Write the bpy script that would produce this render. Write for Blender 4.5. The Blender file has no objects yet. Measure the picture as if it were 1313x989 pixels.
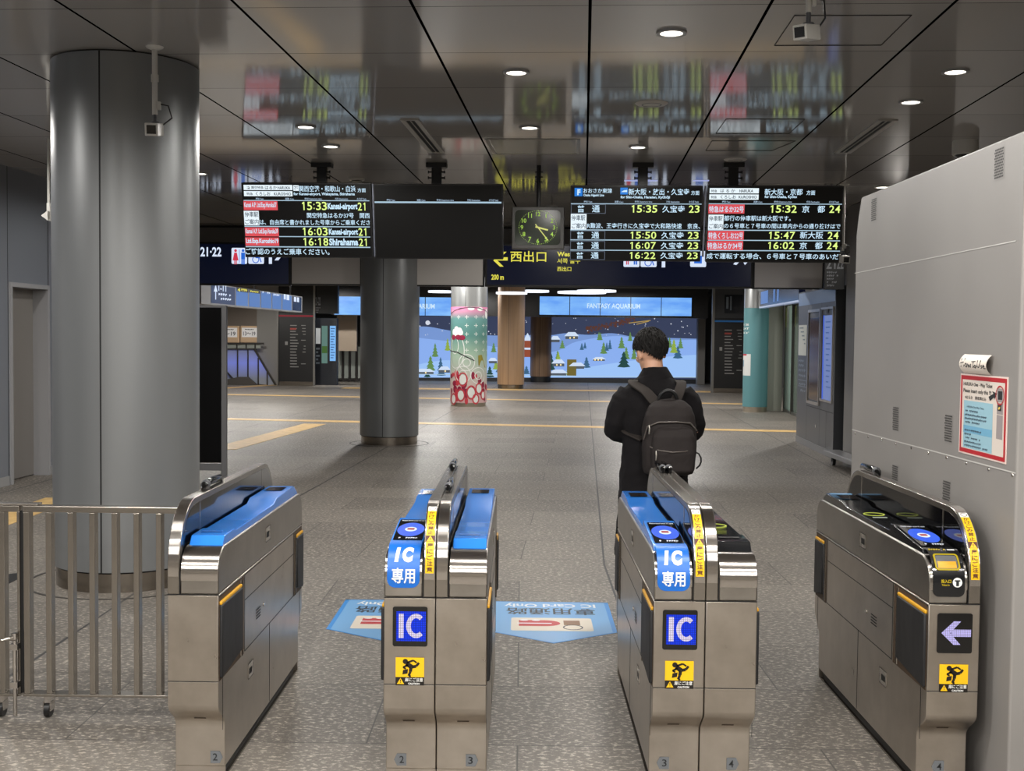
import bpy, bmesh, math, random
from mathutils import Vector as V, Matrix, Euler
random.seed(7)
PI = math.pi
SC = bpy.context.scene
COL = SC.collection
# ---------------------------------------------------------------- camera
F, CXP, CYP = 1500.0, 656.5, 494.5
EYE = V((0, 0, 1.66))
yaw, pitch, roll = 12/1500, 62.5/1500, 0.0105
fw = V((-math.sin(yaw)*math.cos(pitch), math.cos(yaw)*math.cos(pitch), -math.sin(pitch)))
rt0 = V((math.cos(yaw), math.sin(yaw), 0))
up0 = rt0.cross(fw)
rt = rt0*math.cos(roll)+up0*math.sin(roll)
up = up0*math.cos(roll)-rt0*math.sin(roll)
cd = bpy.data.cameras.new('camera'); cam = bpy.data.objects.new('camera', cd); COL.objects.link(cam)
cam.matrix_world = Matrix(((rt.x, up.x, -fw.x, EYE.x), (rt.y, up.y, -fw.y, EYE.y), (rt.z, up.z, -fw.z, EYE.z), (0, 0, 0, 1)))
cd.sensor_width = 36; cd.lens = F/1313*36; cd.clip_end = 200; cd.clip_start = .05
SC.camera = cam
SC.view_settings.view_transform = 'Standard'; SC.view_settings.look = 'None'
SC.view_settings.gamma = 1; SC.view_settings.use_curve_mapping = False
SC.view_settings.exposure = 0.0

def ray(px, py): return fw+rt*((px-CXP)/F)+up*((CYP-py)/F)
class Plane:
    """a real plane in the place: origin, across, upward; n faces the viewer side"""
    def __init__(s, o, ax, ay):
        s.o = V(o); s.ax = V(ax).normalized(); s.ay = V(ay).normalized(); s.n = s.ax.cross(s.ay)
    def hit(s, px, py):
        d = ray(px, py); t = (s.o-EYE).dot(s.n)/d.dot(s.n); return EYE+d*t
    def uv(s, px, py):
        p = s.hit(px, py)-s.o; return (p.dot(s.ax), p.dot(s.ay))
    def P(s, a, b, off=0): return s.o+s.ax*a+s.ay*b+s.n*off
    def box(s, l, t, r, b):
        c = [s.uv(l, t), s.uv(r, t), s.uv(r, b), s.uv(l, b)]
        return ((c[0][0]+c[3][0])/2, (c[2][1]+c[3][1])/2, (c[1][0]+c[2][0])/2, (c[0][1]+c[1][1])/2)
HA = math.atan(79/1500)
hx = V((math.cos(HA), -math.sin(HA), 0)); hy = V((math.sin(HA), math.cos(HA), 0)); ZZ = V((0, 0, 1))
def hp(u, v, z=0): return hx*u+hy*v+ZZ*z
def onz(px, py, z):
    d = ray(px, py); return EYE+d*((z-EYE.z)/d.z)
def fl(px, py): return onz(px, py, 0)
CEIL = 3.43
def ce(px, py): return onz(px, py, CEIL)
def depth(px, py, Y):
    d = ray(px, py); return EYE+d*(Y/d.y)
def uvof(p): return (p.dot(hx), p.dot(hy))
# ---------------------------------------------------------------- materials
def lin(c): c /= 255.0; return c/12.92 if c <= .04045 else ((c+.055)/1.055)**2.4
def C(r, g, b): return (lin(r), lin(g), lin(b), 1)
MATS = {}
def pm(name, col, rough=.5, metal=0., emit=None, es=1., spec=.5, coat=0., alpha=1., trans=0., aniso=0.):
    if name in MATS: return MATS[name]
    m = bpy.data.materials.new(name); m.use_nodes = True
    b = m.node_tree.nodes['Principled BSDF']
    b.inputs['Base Color'].default_value = col
    b.inputs['Roughness'].default_value = rough
    b.inputs['Metallic'].default_value = metal
    b.inputs['Specular IOR Level'].default_value = spec
    b.inputs['Coat Weight'].default_value = coat
    b.inputs['Coat Roughness'].default_value = .05
    b.inputs['Alpha'].default_value = alpha
    b.inputs['Transmission Weight'].default_value = trans
    b.inputs['Anisotropic'].default_value = aniso
    if emit is not None:
        b.inputs['Emission Color'].default_value = emit
        b.inputs['Emission Strength'].default_value = es
    MATS[name] = m; return m
class NT:
    def __init__(s, m): s.t = m.node_tree; s.n = s.t.nodes; s.b = s.n['Principled BSDF']
    def add(s, t, **k):
        n = s.n.new(t)
        for a, v in k.items():
            setattr(n, a, v)
        return n
    def link(s, a, b): s.t.links.new(a, b)
    def math(s, op, a, b=None, c=None):
        n = s.n.new('ShaderNodeMath'); n.operation = op
        for i, x in enumerate((a, b, c)):
            if x is None: continue
            if hasattr(x, 'links'): s.link(x, n.inputs[i])
            else: n.inputs[i].default_value = x
        return n.outputs[0]
    def mix(s, f, a, b, mode='MIX'):
        n = s.n.new('ShaderNodeMix'); n.data_type = 'RGBA'; n.blend_type = mode
        for k, x in ((0, f), (6, a), (7, b)):
            if hasattr(x, 'links'): s.link(x, n.inputs[k])
            else: n.inputs[k].default_value = x
        return n.outputs[2]
    def ramp(s, f, stops, interp='LINEAR'):
        n = s.n.new('ShaderNodeValToRGB'); n.color_ramp.interpolation = interp
        e = n.color_ramp.elements
        while len(e) < len(stops): e.new(.5)
        for i, (p, c) in enumerate(stops): e[i].position = p; e[i].color = c
        s.link(f, n.inputs[0]); return n.outputs[0]
    def noise(s, vec, scale, detail=2, rough=.5):
        n = s.n.new('ShaderNodeTexNoise'); n.inputs['Scale'].default_value = scale
        n.inputs['Detail'].default_value = detail; n.inputs['Roughness'].default_value = rough
        if vec is not None: s.link(vec, n.inputs['Vector'])
        return n.outputs['Fac']
    def pos(s): return s.n.new('ShaderNodeNewGeometry').outputs['Position']
    def obj(s): return s.n.new('ShaderNodeTexCoord').outputs['Object']
    def scale(s, v, xyz):
        n = s.n.new('ShaderNodeVectorMath'); n.operation = 'MULTIPLY'; s.link(v, n.inputs[0]); n.inputs[1].default_value = xyz
        return n.outputs[0]
    def bump(s, h, strength, dist=.01):
        n = s.n.new('ShaderNodeBump'); n.inputs['Strength'].default_value = strength; n.inputs['Distance'].default_value = dist
        s.link(h, n.inputs['Height']); s.link(n.outputs[0], s.b.inputs['Normal'])
# ---------------------------------------------------------------- objects
WM = {}
def tag(o, label=None, cat=None, group=None, kind=None):
    if label: o['label'] = label
    if cat: o['category'] = cat
    if group: o['group'] = group
    if kind: o['kind'] = kind
    return o
def empty(name, loc, rz=0, label=None, cat=None, group=None):
    o = bpy.data.objects.new(name, None); COL.objects.link(o); o.empty_display_size = .1
    o.location = loc; o.rotation_euler = (0, 0, rz)
    WM[o.name] = Matrix.Translation(V(loc)) @ Matrix.Rotation(rz, 4, 'Z')
    return tag(o, label, cat, group)
class MB:
    def __init__(s): s.v = []; s.f = []
    def add(s, vs, fs):
        n = len(s.v); s.v += [V(p) for p in vs]; s.f += [[i+n for i in f] for f in fs]; return s
    def box(s, x0, y0, z0, x1, y1, z1):
        x0, x1 = sorted((x0, x1)); y0, y1 = sorted((y0, y1)); z0, z1 = sorted((z0, z1))
        return s.add([(x0, y0, z0), (x1, y0, z0), (x1, y1, z0), (x0, y1, z0), (x0, y0, z1), (x1, y0, z1), (x1, y1, z1), (x0, y1, z1)],
                     [(3, 2, 1, 0), (4, 5, 6, 7), (0, 1, 5, 4), (1, 2, 6, 5), (2, 3, 7, 6), (3, 0, 4, 7)])
    def obox(s, c, a, b, d):
        """oriented box: centre and three half-axis vectors"""
        c, a, b, d = V(c), V(a), V(b), V(d)
        if a.cross(b).dot(d) < 0: a = -a
        vs = [c+a*i+b*j+d*k for k in (-1, 1) for (i, j) in ((-1, -1), (1, -1), (1, 1), (-1, 1))]
        return s.add(vs, [(3, 2, 1, 0), (4, 5, 6, 7), (0, 1, 5, 4), (1, 2, 6, 5), (2, 3, 7, 6), (3, 0, 4, 7)])
    def poly(s, pts): return s.add(pts, [list(range(len(pts)))])
    def prism(s, pts, off):
        pts = [V(p) for p in pts]; off = V(off); n = len(pts)
        nn = V((0, 0, 0))
        for i in range(n): nn += pts[i].cross(pts[(i+1) % n])
        if nn.dot(off) > 0: pts = pts[::-1]
        return s.add(pts+[p+off for p in pts], [list(range(n)), [2*n-1-i for i in range(n)]]+[[(i+1) % n, i, i+n, (i+1) % n+n] for i in range(n)])
    def rings(s, rs, closed=True, caps=True):
        n = len(rs[0]); b = len(s.v); s.v += [V(p) for r in rs for p in r]
        for k in range(len(rs)-1):
            for i in range(n if closed else n-1):
                j = (i+1) % n; s.f.append([b+k*n+i, b+k*n+j, b+(k+1)*n+j, b+(k+1)*n+i])
        if caps and closed:
            s.f.append([b+i for i in range(n)][::-1]); s.f.append([b+(len(rs)-1)*n+i for i in range(n)])
        return s
    def tube(s, path, r, n=10, caps=True):
        path = [V(p) for p in path]; rr = r if isinstance(r, (list, tuple)) else [r]*len(path)
        rs = []; prev = None
        for i, p in enumerate(path):
            t = (path[min(i+1, len(path)-1)]-path[max(i-1, 0)]).normalized()
            if prev is None:
                q = V((0, 0, 1)) if abs(t.z) < .9 else V((1, 0, 0)); a = t.cross(q).normalized()
            else: a = (prev-t*prev.dot(t)).normalized()
            prev = a; b = t.cross(a)
            rs.append([p+(a*math.cos(2*PI*k/n)+b*math.sin(2*PI*k/n))*rr[i] for k in range(n)])
        return s.rings(rs, True, caps)
    def cyl(s, p0, p1, r0, r1=None, n=20): return s.tube([p0, p1], [r0, r0 if r1 is None else r1], n)
    def lathe(s, c, prof, n=48):
        c = V(c); return s.rings([[c+V((r*math.cos(2*PI*k/n), r*math.sin(2*PI*k/n), z)) for k in range(n)] for r, z in prof])
    def sph(s, c, r, n=20, m=12):
        c = V(c); r = V(r) if hasattr(r, '__len__') else V((r, r, r))
        return s.rings([[c+V((r.x*math.sin(max(.02, PI*j/m) if j < m else PI-.02)*math.cos(2*PI*k/n), r.y*math.sin(max(.02, PI*j/m) if j < m else PI-.02)*math.sin(2*PI*k/n), -r.z*math.cos(PI*j/m))) for k in range(n)] for j in range(m+1)])
    def ring(s, c, r0, r1, z0, z1, n=64):
        c = V(c); P = lambda r, z, k: c+V((r*math.cos(2*PI*k/n), r*math.sin(2*PI*k/n), z))
        b = len(s.v)
        for k in range(n): s.v += [P(r0, z0, k), P(r1, z0, k), P(r1, z1, k), P(r0, z1, k)]
        for k in range(n):
            j = (k+1) % n
            for e in range(4):
                g = (e+1) % 4; s.f.append([b+4*k+e, b+4*k+g, b+4*j+g, b+4*j+e][::-1])
        return s
    # on a plane
    def rect(s, pl, bx, off=.002, thick=0):
        a0, b0, a1, b1 = bx
        p = [pl.P(a0, b0, off), pl.P(a1, b0, off), pl.P(a1, b1, off), pl.P(a0, b1, off)]
        return s.prism(p, pl.n*-thick) if thick else s.poly(p)
    def rrect(s, pl, bx, rad, off=.002, thick=0, k=6):
        a0, b0, a1, b1 = bx; pts = []
        for (cx, cy, st) in ((a1-rad, b0+rad, -PI/2), (a1-rad, b1-rad, 0), (a0+rad, b1-rad, PI/2), (a0+rad, b0+rad, PI)):
            for i in range(k+1): pts.append((cx+rad*math.cos(st+PI/2*i/k), cy+rad*math.sin(st+PI/2*i/k)))
        p = [pl.P(a, b, off) for a, b in pts]
        return s.prism(p, pl.n*-thick) if thick else s.poly(p)
    def frame(s, pl, bx, w, off=.002, thick=0):
        a0, b0, a1, b1 = bx
        for q in ((a0, b0, a1, b0+w), (a0, b1-w, a1, b1), (a0, b0+w, a0+w, b1-w), (a1-w, b0+w, a1, b1-w)): s.rect(pl, q, off, thick)
        return s
    def disc(s, pl, a, b, ra, rb=None, off=.002, n=28):
        rb = rb or ra; return s.poly([pl.P(a+ra*math.cos(2*PI*k/n), b+rb*math.sin(2*PI*k/n), off) for k in range(n)])
    def pts2(s, pl, pts, off=.002): return s.poly([pl.P(a, b, off) for a, b in pts])
    def stroke(s, pl, p, q, w, off=.002):
        p, q = V((p[0], p[1])), V((q[0], q[1])); d = (q-p); 
        if d.length < 1e-9: return s
        d.normalize(); n = V((-d.y, d.x))*(w/2)
        return s.pts2(pl, [tuple(p-n), tuple(q-n), tuple(q+n), tuple(p+n)], off)
    def build(s, name, mat, parent=None, smooth=0, bevel=0, seg=2, base=None, rz=0, label=None, cat=None, group=None, kind=None, fix=False):
        if parent is not None: M = WM[parent.name]
        else:
            if base is None:
                lo = [min(p[i] for p in s.v) for i in range(3)]; hi = [max(p[i] for p in s.v) for i in range(3)]
                base = ((lo[0]+hi[0])/2, (lo[1]+hi[1])/2, lo[2])
            M = Matrix.Translation(V(base)) @ Matrix.Rotation(rz, 4, 'Z')
        Mi = M.inverted(); me = bpy.data.meshes.new(name)
        me.from_pydata([Mi @ p for p in s.v], [], s.f); me.update()
        if fix:
            bm = bmesh.new(); bm.from_mesh(me); bmesh.ops.remove_doubles(bm, verts=bm.verts, dist=1e-5); bmesh.ops.recalc_face_normals(bm, faces=bm.faces); bm.to_mesh(me); bm.free()
        me.materials.append(mat)
        o = bpy.data.objects.new(name, me); COL.objects.link(o)
        if parent is not None: o.parent = parent; WM[o.name] = M
        else:
            o.location = base; o.rotation_euler = (0, 0, rz); WM[o.name] = M
        if smooth:
            for p in me.polygons: p.use_smooth = True
            me.set_sharp_from_angle(angle=math.radians(smooth))
        if bevel:
            md = o.modifiers.new('bevel', 'BEVEL'); md.width = bevel; md.segments = seg; md.limit_method = 'ANGLE'; md.angle_limit = math.radians(35)
            md.harden_normals = False
        return tag(o, label, cat, group, kind)
# ---------------------------------------------------------------- lettering
_tc = {}
def glyphs(s, bold=0.0, res=3, shear=0.0):
    k = (s, bold, res, shear)
    if k in _tc: return _tc[k]
    cu = bpy.data.curves.new('lettering', 'FONT'); cu.body = s; cu.resolution_u = res; cu.offset = bold; cu.shear = shear
    cu.fill_mode = 'FRONT'
    o = bpy.data.objects.new('lettering', cu); COL.objects.link(o)
    dg = bpy.context.evaluated_depsgraph_get(); me = bpy.data.meshes.new_from_object(o.evaluated_get(dg), depsgraph=dg)
    vs = [(v.co.x, v.co.y) for v in me.vertices]; fs = [list(p.vertices) for p in me.polygons]
    bpy.data.objects.remove(o); bpy.data.curves.remove(cu); bpy.data.meshes.remove(me)
    if not vs: vs = [(0, 0)]
    x0 = min(v[0] for v in vs); x1 = max(v[0] for v in vs); y0 = min(v[1] for v in vs); y1 = max(v[1] for v in vs)
    w, h = max(x1-x0, 1e-6), max(y1-y0, 1e-6)
    r = ([((x-x0)/w, (y-y0)/h) for x, y in vs], fs, w/h); _tc[k] = r; return r
def scribble(mb, pl, bx, n, seed=1, off=.004):
    """a row of print too small to read"""
    r = random.Random(seed); a0, b0, a1, b1 = bx; w = (a1-a0)/n; h = b1-b0
    for i in range(n):
        if r.random() < .12: continue
        x = a0+w*i; mb.rect(pl, (x+w*.08, b0+h*r.uniform(0, .2), x+w*.42, b1-h*r.uniform(0, .25)), off); mb.rect(pl, (x+w*.40, b0+h*r.uniform(.3, .5), x+w*.86, b1-h*r.uniform(0, .3)), off+.0001)
def text(mb, pl, s, bx, bold=.015, off=.003, keep=None, shear=0.0, flip=False):
    """fit a string into the box bx=(a0,b0,a1,b1) of a plane; keep='l'/'c' keeps the letter proportions"""
    if any(ord(c_) > 0x2fff for c_ in s): bold = min(bold, .012)
    vs, fs, asp = glyphs(s, bold, 3, shear); a0, b0, a1, b1 = bx
    if keep:
        w = min((b1-b0)*asp, a1-a0)
        if keep == 'c': a0 = (a0+a1-w)/2
        a1 = a0+w
    if flip: a0, a1, b0, b1 = a1, a0, b1, b0
    mb.add([pl.P(a0+(a1-a0)*x, b0+(b1-b0)*y, off) for x, y in vs], fs)
# ================================================================ shared materials
steel = pm('brushed steel', C(172, 164, 152), .3, 1.0)
def _steel(m, sc, amt, base):
    t = NT(m); o = t.obj()
    n = t.noise(t.scale(o, (sc, sc, 3)), 12, 3)
    n2 = t.noise(o, 5, 4, .6)
    r = t.math('ADD', t.math('MULTIPLY', n, amt), t.math('MULTIPLY_ADD', n2, .16, base)); t.link(r, t.b.inputs['Roughness'])
    return t, n2
t, n2 = _steel(steel, 10, .06, .2)
t.link(t.ramp(n2, [(.3, C(176, 168, 158)), (.7, C(198, 190, 180))]), t.b.inputs['Base Color'])
steel_side = pm('side steel', C(150, 146, 140), .3, 1.0); t, n2 = _steel(steel_side, 10, .06, .22)
t.link(t.ramp(n2, [(.3, C(158, 153, 146)), (.7, C(180, 175, 168))]), t.b.inputs['Base Color'])
chrome = pm('polished steel', C(205, 200, 194), .11, 1.0)
chrome.node_tree.nodes['Principled BSDF'].inputs['Anisotropic'].default_value = .9; chrome.node_tree.nodes['Principled BSDF'].inputs['Anisotropic Rotation'].default_value = .25; chrome.node_tree.nodes['Principled BSDF'].inputs['Roughness'].default_value = .22
t = NT(chrome); tn = t.n.new('ShaderNodeTangent'); tn.direction_type = 'RADIAL'; tn.axis = 'X'; t.link(tn.outputs[0], t.b.inputs['Tangent'])
rail_steel = pm('satin steel rail', C(166, 160, 152), .26, 1.0)
dark = pm('black gap', C(8, 8, 9), .6)
black_gloss = pm('black gloss panel', C(9, 9, 10), .07, spec=.6)
black_matt = pm('matt black', C(14, 14, 15), .5)
black_plastic = pm('black plastic', C(20, 20, 21), .35)
white_paint = pm('white painted metal', C(190, 188, 182), .45)
grey_paint = pm('grey painted metal', C(122, 123, 126), .42)
dark_paint = pm('dark grey painted metal', C(66, 68, 72), .45)
glass_dark = pm('dark glass', C(14, 16, 20), .06)
def em(name, r, g, b, s=1.0): return pm(name, (0, 0, 0, 1), .4, 0, C(r, g, b), s, spec=.2)
E_white = em('lit white', 235, 248, 255, 1.0)
E_cyan = em('lit pale blue', 205, 235, 255, 1.0)
E_yel = em('lit yellow green', 226, 250, 140, 1.05)
E_red = em('lit red', 226, 84, 92, .95)
E_blue = em('lit blue', 40, 130, 225, .9)
ink_navy = pm('navy ink', C(40, 60, 84), .5)
# ================================================================ floor
m = pm('granite tile floor', C(120, 116, 110), .4)
t = NT(m); pos = t.pos()
sx = t.n.new('ShaderNodeSeparateXYZ'); t.link(pos, sx.inputs[0])
X, Y = sx.outputs[0], sx.outputs[1]
bend = t.math('MULTIPLY', t.math('MAXIMUM', t.math('SUBTRACT', Y, 8.5), 0), .0527)
U = t.math('SUBTRACT', X, bend)
cb = t.n.new('ShaderNodeCombineXYZ'); t.link(t.math('ADD', U, 12.3), cb.inputs[0]); t.link(t.math('ADD', Y, 24-.04+.15), cb.inputs[1])
br = t.n.new('ShaderNodeTexBrick'); t.link(cb.outputs[0], br.inputs['Vector'])
br.inputs['Scale'].default_value = 1; br.inputs['Brick Width'].default_value = 1.23; br.inputs['Row Height'].default_value = .8
br.inputs['Mortar Size'].default_value = .0035; br.inputs['Mortar Smooth'].default_value = 0; br.offset = .5; br.inputs['Bias'].default_value = 0
br.inputs['Color1'].default_value = C(100, 95, 89); br.inputs['Color2'].default_value = C(126, 120, 112); br.inputs['Mortar'].default_value = C(70, 68, 66)
fle = t.noise(t.scale(pos, (34, 60, 1)), 1.0, 3, .66)
fl2 = t.noise(t.scale(pos, (90, 140, 1)), 1.0, 2, .6)
big = t.noise(pos, 1.1, 3, .6)
c = t.mix(t.ramp(fle, [(.53, (0, 0, 0, 1)), (.64, (1, 1, 1, 1))]), br.outputs['Color'], C(196, 186, 172))
c = t.mix(t.ramp(fl2, [(.34, (.55, .55, .55, 1)), (.46, (0, 0, 0, 1))]), c, C(78, 74, 70))
c = t.mix(t.ramp(big, [(.35, (.28, .28, .28, 1)), (.65, (0, 0, 0, 1))]), c, C(98, 95, 91))
# wide dark joints every five half tiles
d = t.math('ABSOLUTE', t.math('SUBTRACT', t.math('FRACT', t.math('DIVIDE', t.math('ADD', U, 2.45+3.07*6.5), 3.07)), .5))
j = t.math('LESS_THAN', t.math('MULTIPLY', d, 3.07), .007)
c = t.mix(j, c, C(46, 46, 47))
c = t.mix(br.outputs['Fac'], c, C(72, 69, 66))
t.link(c, t.b.inputs['Base Color'])
t.link(t.ramp(fle, [(.3, (.56, .56, .56, 1)), (.7, (.44, .44, .44, 1))]), t.b.inputs['Roughness'])
MB().box(-15, -9, -.2, 13, 52, 0).build('floor', m, kind='structure')
# ================================================================ ceiling
m = pm('ceiling panels', C(120, 117, 114), .08, spec=.42)
t = NT(m); o = t.obj(); sx = t.n.new('ShaderNodeSeparateXYZ'); t.link(o, sx.inputs[0])
def near(val, per, ph, w):
    d = t.math('ABSOLUTE', t.math('SUBTRACT', t.math('FRACT', t.math('DIVIDE', t.math('ADD', val, per*40.5-ph), per)), .5))
    return t.math('LESS_THAN', t.math('MULTIPLY', d, per), w)
ju = near(sx.outputs[0], .95, .012, .009); jv = near(sx.outputs[1], 1.025, 6.33, .0032)
cell = t.n.new('ShaderNodeCombineXYZ')
t.link(t.math('FLOOR', t.math('DIVIDE', t.math('SUBTRACT', sx.outputs[0], .012), .95)), cell.inputs[0])
t.link(t.math('FLOOR', t.math('DIVIDE', t.math('SUBTRACT', sx.outputs[1], 6.33), 1.025)), cell.inputs[1])
wn = t.n.new('ShaderNodeTexWhiteNoise'); wn.noise_dimensions = '2D'; t.link(cell.outputs[0], wn.inputs['Vector'])
c = t.mix(wn.outputs['Value'], C(150, 146, 142), C(160, 156, 152))
c = t.mix(t.math('MAXIMUM', ju, jv), c, C(3, 3, 3)); t.link(c, t.b.inputs['Base Color'])
t.link(t.math('MULTIPLY', t.math('SUBTRACT', 1, t.math('MAXIMUM', ju, jv)), .42), t.b.inputs['Specular IOR Level'])
mb = MB(); mb.prism([hp(-14, -9, CEIL), hp(11, -9, CEIL), hp(11, 52, CEIL), hp(-14, 52, CEIL)], (0, 0, .15))
mb.build('ceiling', m, base=(0, 0, CEIL), rz=-HA, kind='structure')
CEILMAT = m
# ================================================================ walls
wall_m = pm('blue grey wall panels', C(116, 120, 128), .3)
WU = -6.18
pw = Plane(hp(WU, 0, 0), hy, ZZ)        # normal faces +u
# door opening
dl = pw.uv(12, 500)[0]; dr = pw.uv(62.5, 500)[0]; dt = pw.uv(37, 364)[1]
v0, v1 = -9, 17.4
def slab(a0, b0, a1, b1, th=.25): return [pw.P(a0, b0), pw.P(a1, b0), pw.P(a1, b1), pw.P(a0, b1)], -hx*th
mb = MB()
mb.prism(*slab(v0, 0, dl, CEIL)); mb.prism(*slab(dr, 0, v1, CEIL)); mb.prism(*slab(dl, dt, dr, CEIL))
mb.build('wall_left', wall_m, kind='structure')
mb = MB()
for a in (dl-.02, dr+.0): mb.rect(pw, (a-.006, 0 if a > dr-.1 else 0, a+.006, CEIL), .0015)
for a in (dl-1.2, dl-2.4, dl-3.6, dr+1.2, dr+2.4): mb.rect(pw, (a-.005, .1, a+.005, CEIL), .0015)
mb.build('trim_1', dark, kind='structure')
mb = MB(); mb.prism([pw.P(v0, 0, .012), pw.P(dl-.03, 0, .012), pw.P(dl-.03, .1, .012), pw.P(v0, .1, .012)], -hx*.011)
mb.prism([pw.P(dr+.03, 0, .012), pw.P(v1, 0, .012), pw.P(v1, .1, .012), pw.P(dr+.03, .1, .012)], -hx*.011)
mb.build('baseboard_left', pm('baseboard grey', C(150, 150, 150), .4), kind='structure')
door_m = pm('door grey', C(128, 124, 120), .35)
fr = MB(); fr.prism([pw.P(dl, 0, .02), pw.P(dl+.05, 0, .02), pw.P(dl+.05, dt, .02), pw.P(dl, dt, .02)], -hx*.26)
fr.prism([pw.P(dr-.05, 0, .02), pw.P(dr, 0, .02), pw.P(dr, dt, .02), pw.P(dr-.05, dt, .02)], -hx*.26)
fr.prism([pw.P(dl+.05, dt-.05, .02), pw.P(dr-.05, dt-.05, .02), pw.P(dr-.05, dt, .02), pw.P(dl+.05, dt, .02)], -hx*.26)
do = fr.build('door_1', pm('door frame', C(150, 150, 152), .35), kind='structure')
lf = MB(); lf.prism([pw.P(dl+.05, .01, -.16), pw.P(dr-.05, .01, -.16), pw.P(dr-.05, dt-.05, -.16), pw.P(dl+.05, dt-.05, -.16)], -hx*.05)
lf.build('door_leaf', door_m, do)
mb = MB(); bx = pw.box(15, 425, 20.5, 429); mb.rect(pw, bx, -.154, .005); mb.build('sign_plate', dark_paint, do)
# right hand wall far behind the boards, hall end walls
RU = 3.47
pr = Plane(hp(RU, 0, 0), -hy, ZZ)       # normal faces -u
grey_wall = pm('grey wall', C(112, 110, 108), .45)
mb = MB(); mb.prism([hp(RU+.25, 16.35), hp(RU+.25, 19.4), hp(RU+.25, 19.4, CEIL), hp(RU+.25, 16.35, CEIL)], hx*.3); mb.build('wall_right', grey_wall, kind='structure')
mb = MB(); mb.prism([hp(6.9, -8.6), hp(6.9, 46.5), hp(6.9, 46.5, CEIL), hp(6.9, -8.6, CEIL)], hx*.2); mb.build('wall_right_far', grey_wall, kind='structure')
mb = MB(); mb.prism([hp(-14, -8.6), hp(11, -8.6), hp(11, -8.6, CEIL), hp(-14, -8.6, CEIL)], -hy*.2)
mb.build('wall_back', pm('pale wall', C(176, 168, 156), .5), kind='structure')
mb = MB(); mb.prism([hp(-13.5, 46.5), hp(11, 46.5), hp(11, 46.5, CEIL), hp(-13.5, 46.5, CEIL)], hy*.2); mb.build('wall_far', dark_paint, kind='structure')
mb = MB(); mb.prism([hp(-13.5, 17.4), hp(-13.5, 46.5), hp(-13.5, 46.5, CEIL), hp(-13.5, 17.4, CEIL)], -hx*.2); mb.build('wall_left_far', pm('warm grey wall', C(118, 112, 106), .5), kind='structure')
mb = MB(); mb.prism([hp(-13.5, 17.4), hp(WU-.26, 17.4), hp(WU-.26, 17.4, CEIL), hp(-13.5, 17.4, CEIL)], -hy*.2); mb.build('wall_left_return', grey_wall, kind='structure')
# bulkhead across the hall above the signs
mb = MB(); mb.prism([hp(-13.4, 18.9, 2.62), hp(RU+.2, 18.9, 2.62), hp(RU+.2, 18.9, CEIL-.03), hp(-13.4, 18.9, CEIL-.03)], hy*.4)
mb.build('wall_bulkhead', pm('bulkhead grey', C(112, 111, 110), .4), kind='structure')
mb = MB(); mb.prism([hp(-13.4, 18.88, CEIL-.035), hp(RU+.2, 18.88, CEIL-.035), hp(RU+.2, 18.88, CEIL-.004), hp(-13.4, 18.88, CEIL-.004)], hy*.3)
mb.build('trim_2', dark, kind='structure')
# ================================================================ columns
def column(c, R, label, mat, band, seams, h0=.12, group=None):
    c = V((c.x, c.y, 0)); e = empty('column', c, 0, label, 'column', group)
    MB().lathe(c, [(R, h0+.012), (R, CEIL-.012)], 96).build('shaft', mat, e, smooth=30)
    MB().lathe(c, [(R-.018, .0), (R-.018, h0)], 96).build('base_band', band, e, smooth=30)
    MB().lathe(c, [(R-.03, h0), (R-.03, h0+.014)], 96).build('shadow_gap', dark, e, smooth=30)
    MB().lathe(c, [(R-.02, CEIL-.014), (R-.02, CEIL)], 96).build('top_gap', dark, e, smooth=30)
    mb = MB()
    for a in seams:
        n = V((math.cos(a), math.sin(a), 0)); tt = V((-n.y, n.x, 0))
        mb.obox(c+n*(R-.002)+ZZ*((CEIL+h0)/2), tt*.005, n*.003, ZZ*((CEIL-h0)/2-.013))
    mb.build('panel_seam', dark, e)
    return e
def tang(pl_, pr_, yfront, D=None):
    """centre and radius of a vertical column from its two silhouette columns and the lowest image row of its base"""
    aL = math.atan((pl_-CXP)/F)-yaw; aR = math.atan((pr_-CXP)/F)-yaw; h = (aR-aL)/2; mid = (aL+aR)/2
    xm = (pl_+pr_)/2; f = fl(xm, yfront); DmR = f.y
    rho = DmR/(math.cos(mid)-math.sin(h)); return V((rho*math.sin(mid), rho*math.cos(mid), 0)), rho*math.sin(h)
m = pm('satin aluminium column', C(126, 128, 130), .38, .35); t = NT(m); n = t.noise(t.scale(t.obj(), (1, 1, .08)), 2.2, 2)
t.link(t.ramp(n, [(.35, C(116, 118, 119)), (.65, C(132, 134, 135))]), t.b.inputs['Base Color'])
COLM = m
band_m = pm('column base band', C(140, 132, 122), .22, 1.0)
c1, R1 = tang(66, 255.5, 762); print('col1', c1, R1)
sa = depth(128, 300, c1.y-R1*.97); a0 = math.atan2(-1, (128.5-148)/93)
def seam_at(c, R, px, py=450):
    # angle on the column facing the viewer where pixel column px meets it
    d = ray(px, py); d = V((d.x, d.y)).normalized(); o = V((-c.x, -c.y)); b = o.dot(d); q = b*b-(o.dot(o)-R*R)
    s = -b-math.sqrt(max(q, 0)); p = o+d*s; return math.atan2(p.y, p.x)
column(c1, R1, 'wide satin grey metal column standing just behind the left railing', COLM, band_m, [seam_at(c1, R1, 128.5, 400)+k*2*PI/3 for k in range(3)])
c2, R2 = tang(461.5, 537, 572); print('col2', c2, R2)
column(c2, R2, 'plain grey metal column in mid hall beneath the dark blank display', COLM, band_m, [seam_at(c2, R2, 491, 450)+k*2*PI/3 for k in range(3)])
c3, R3 = tang(577.3, 624, 522); print('col3', c3, R3)
bright = pm('pale steel column', C(176, 178, 178), .3, .7)
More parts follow.
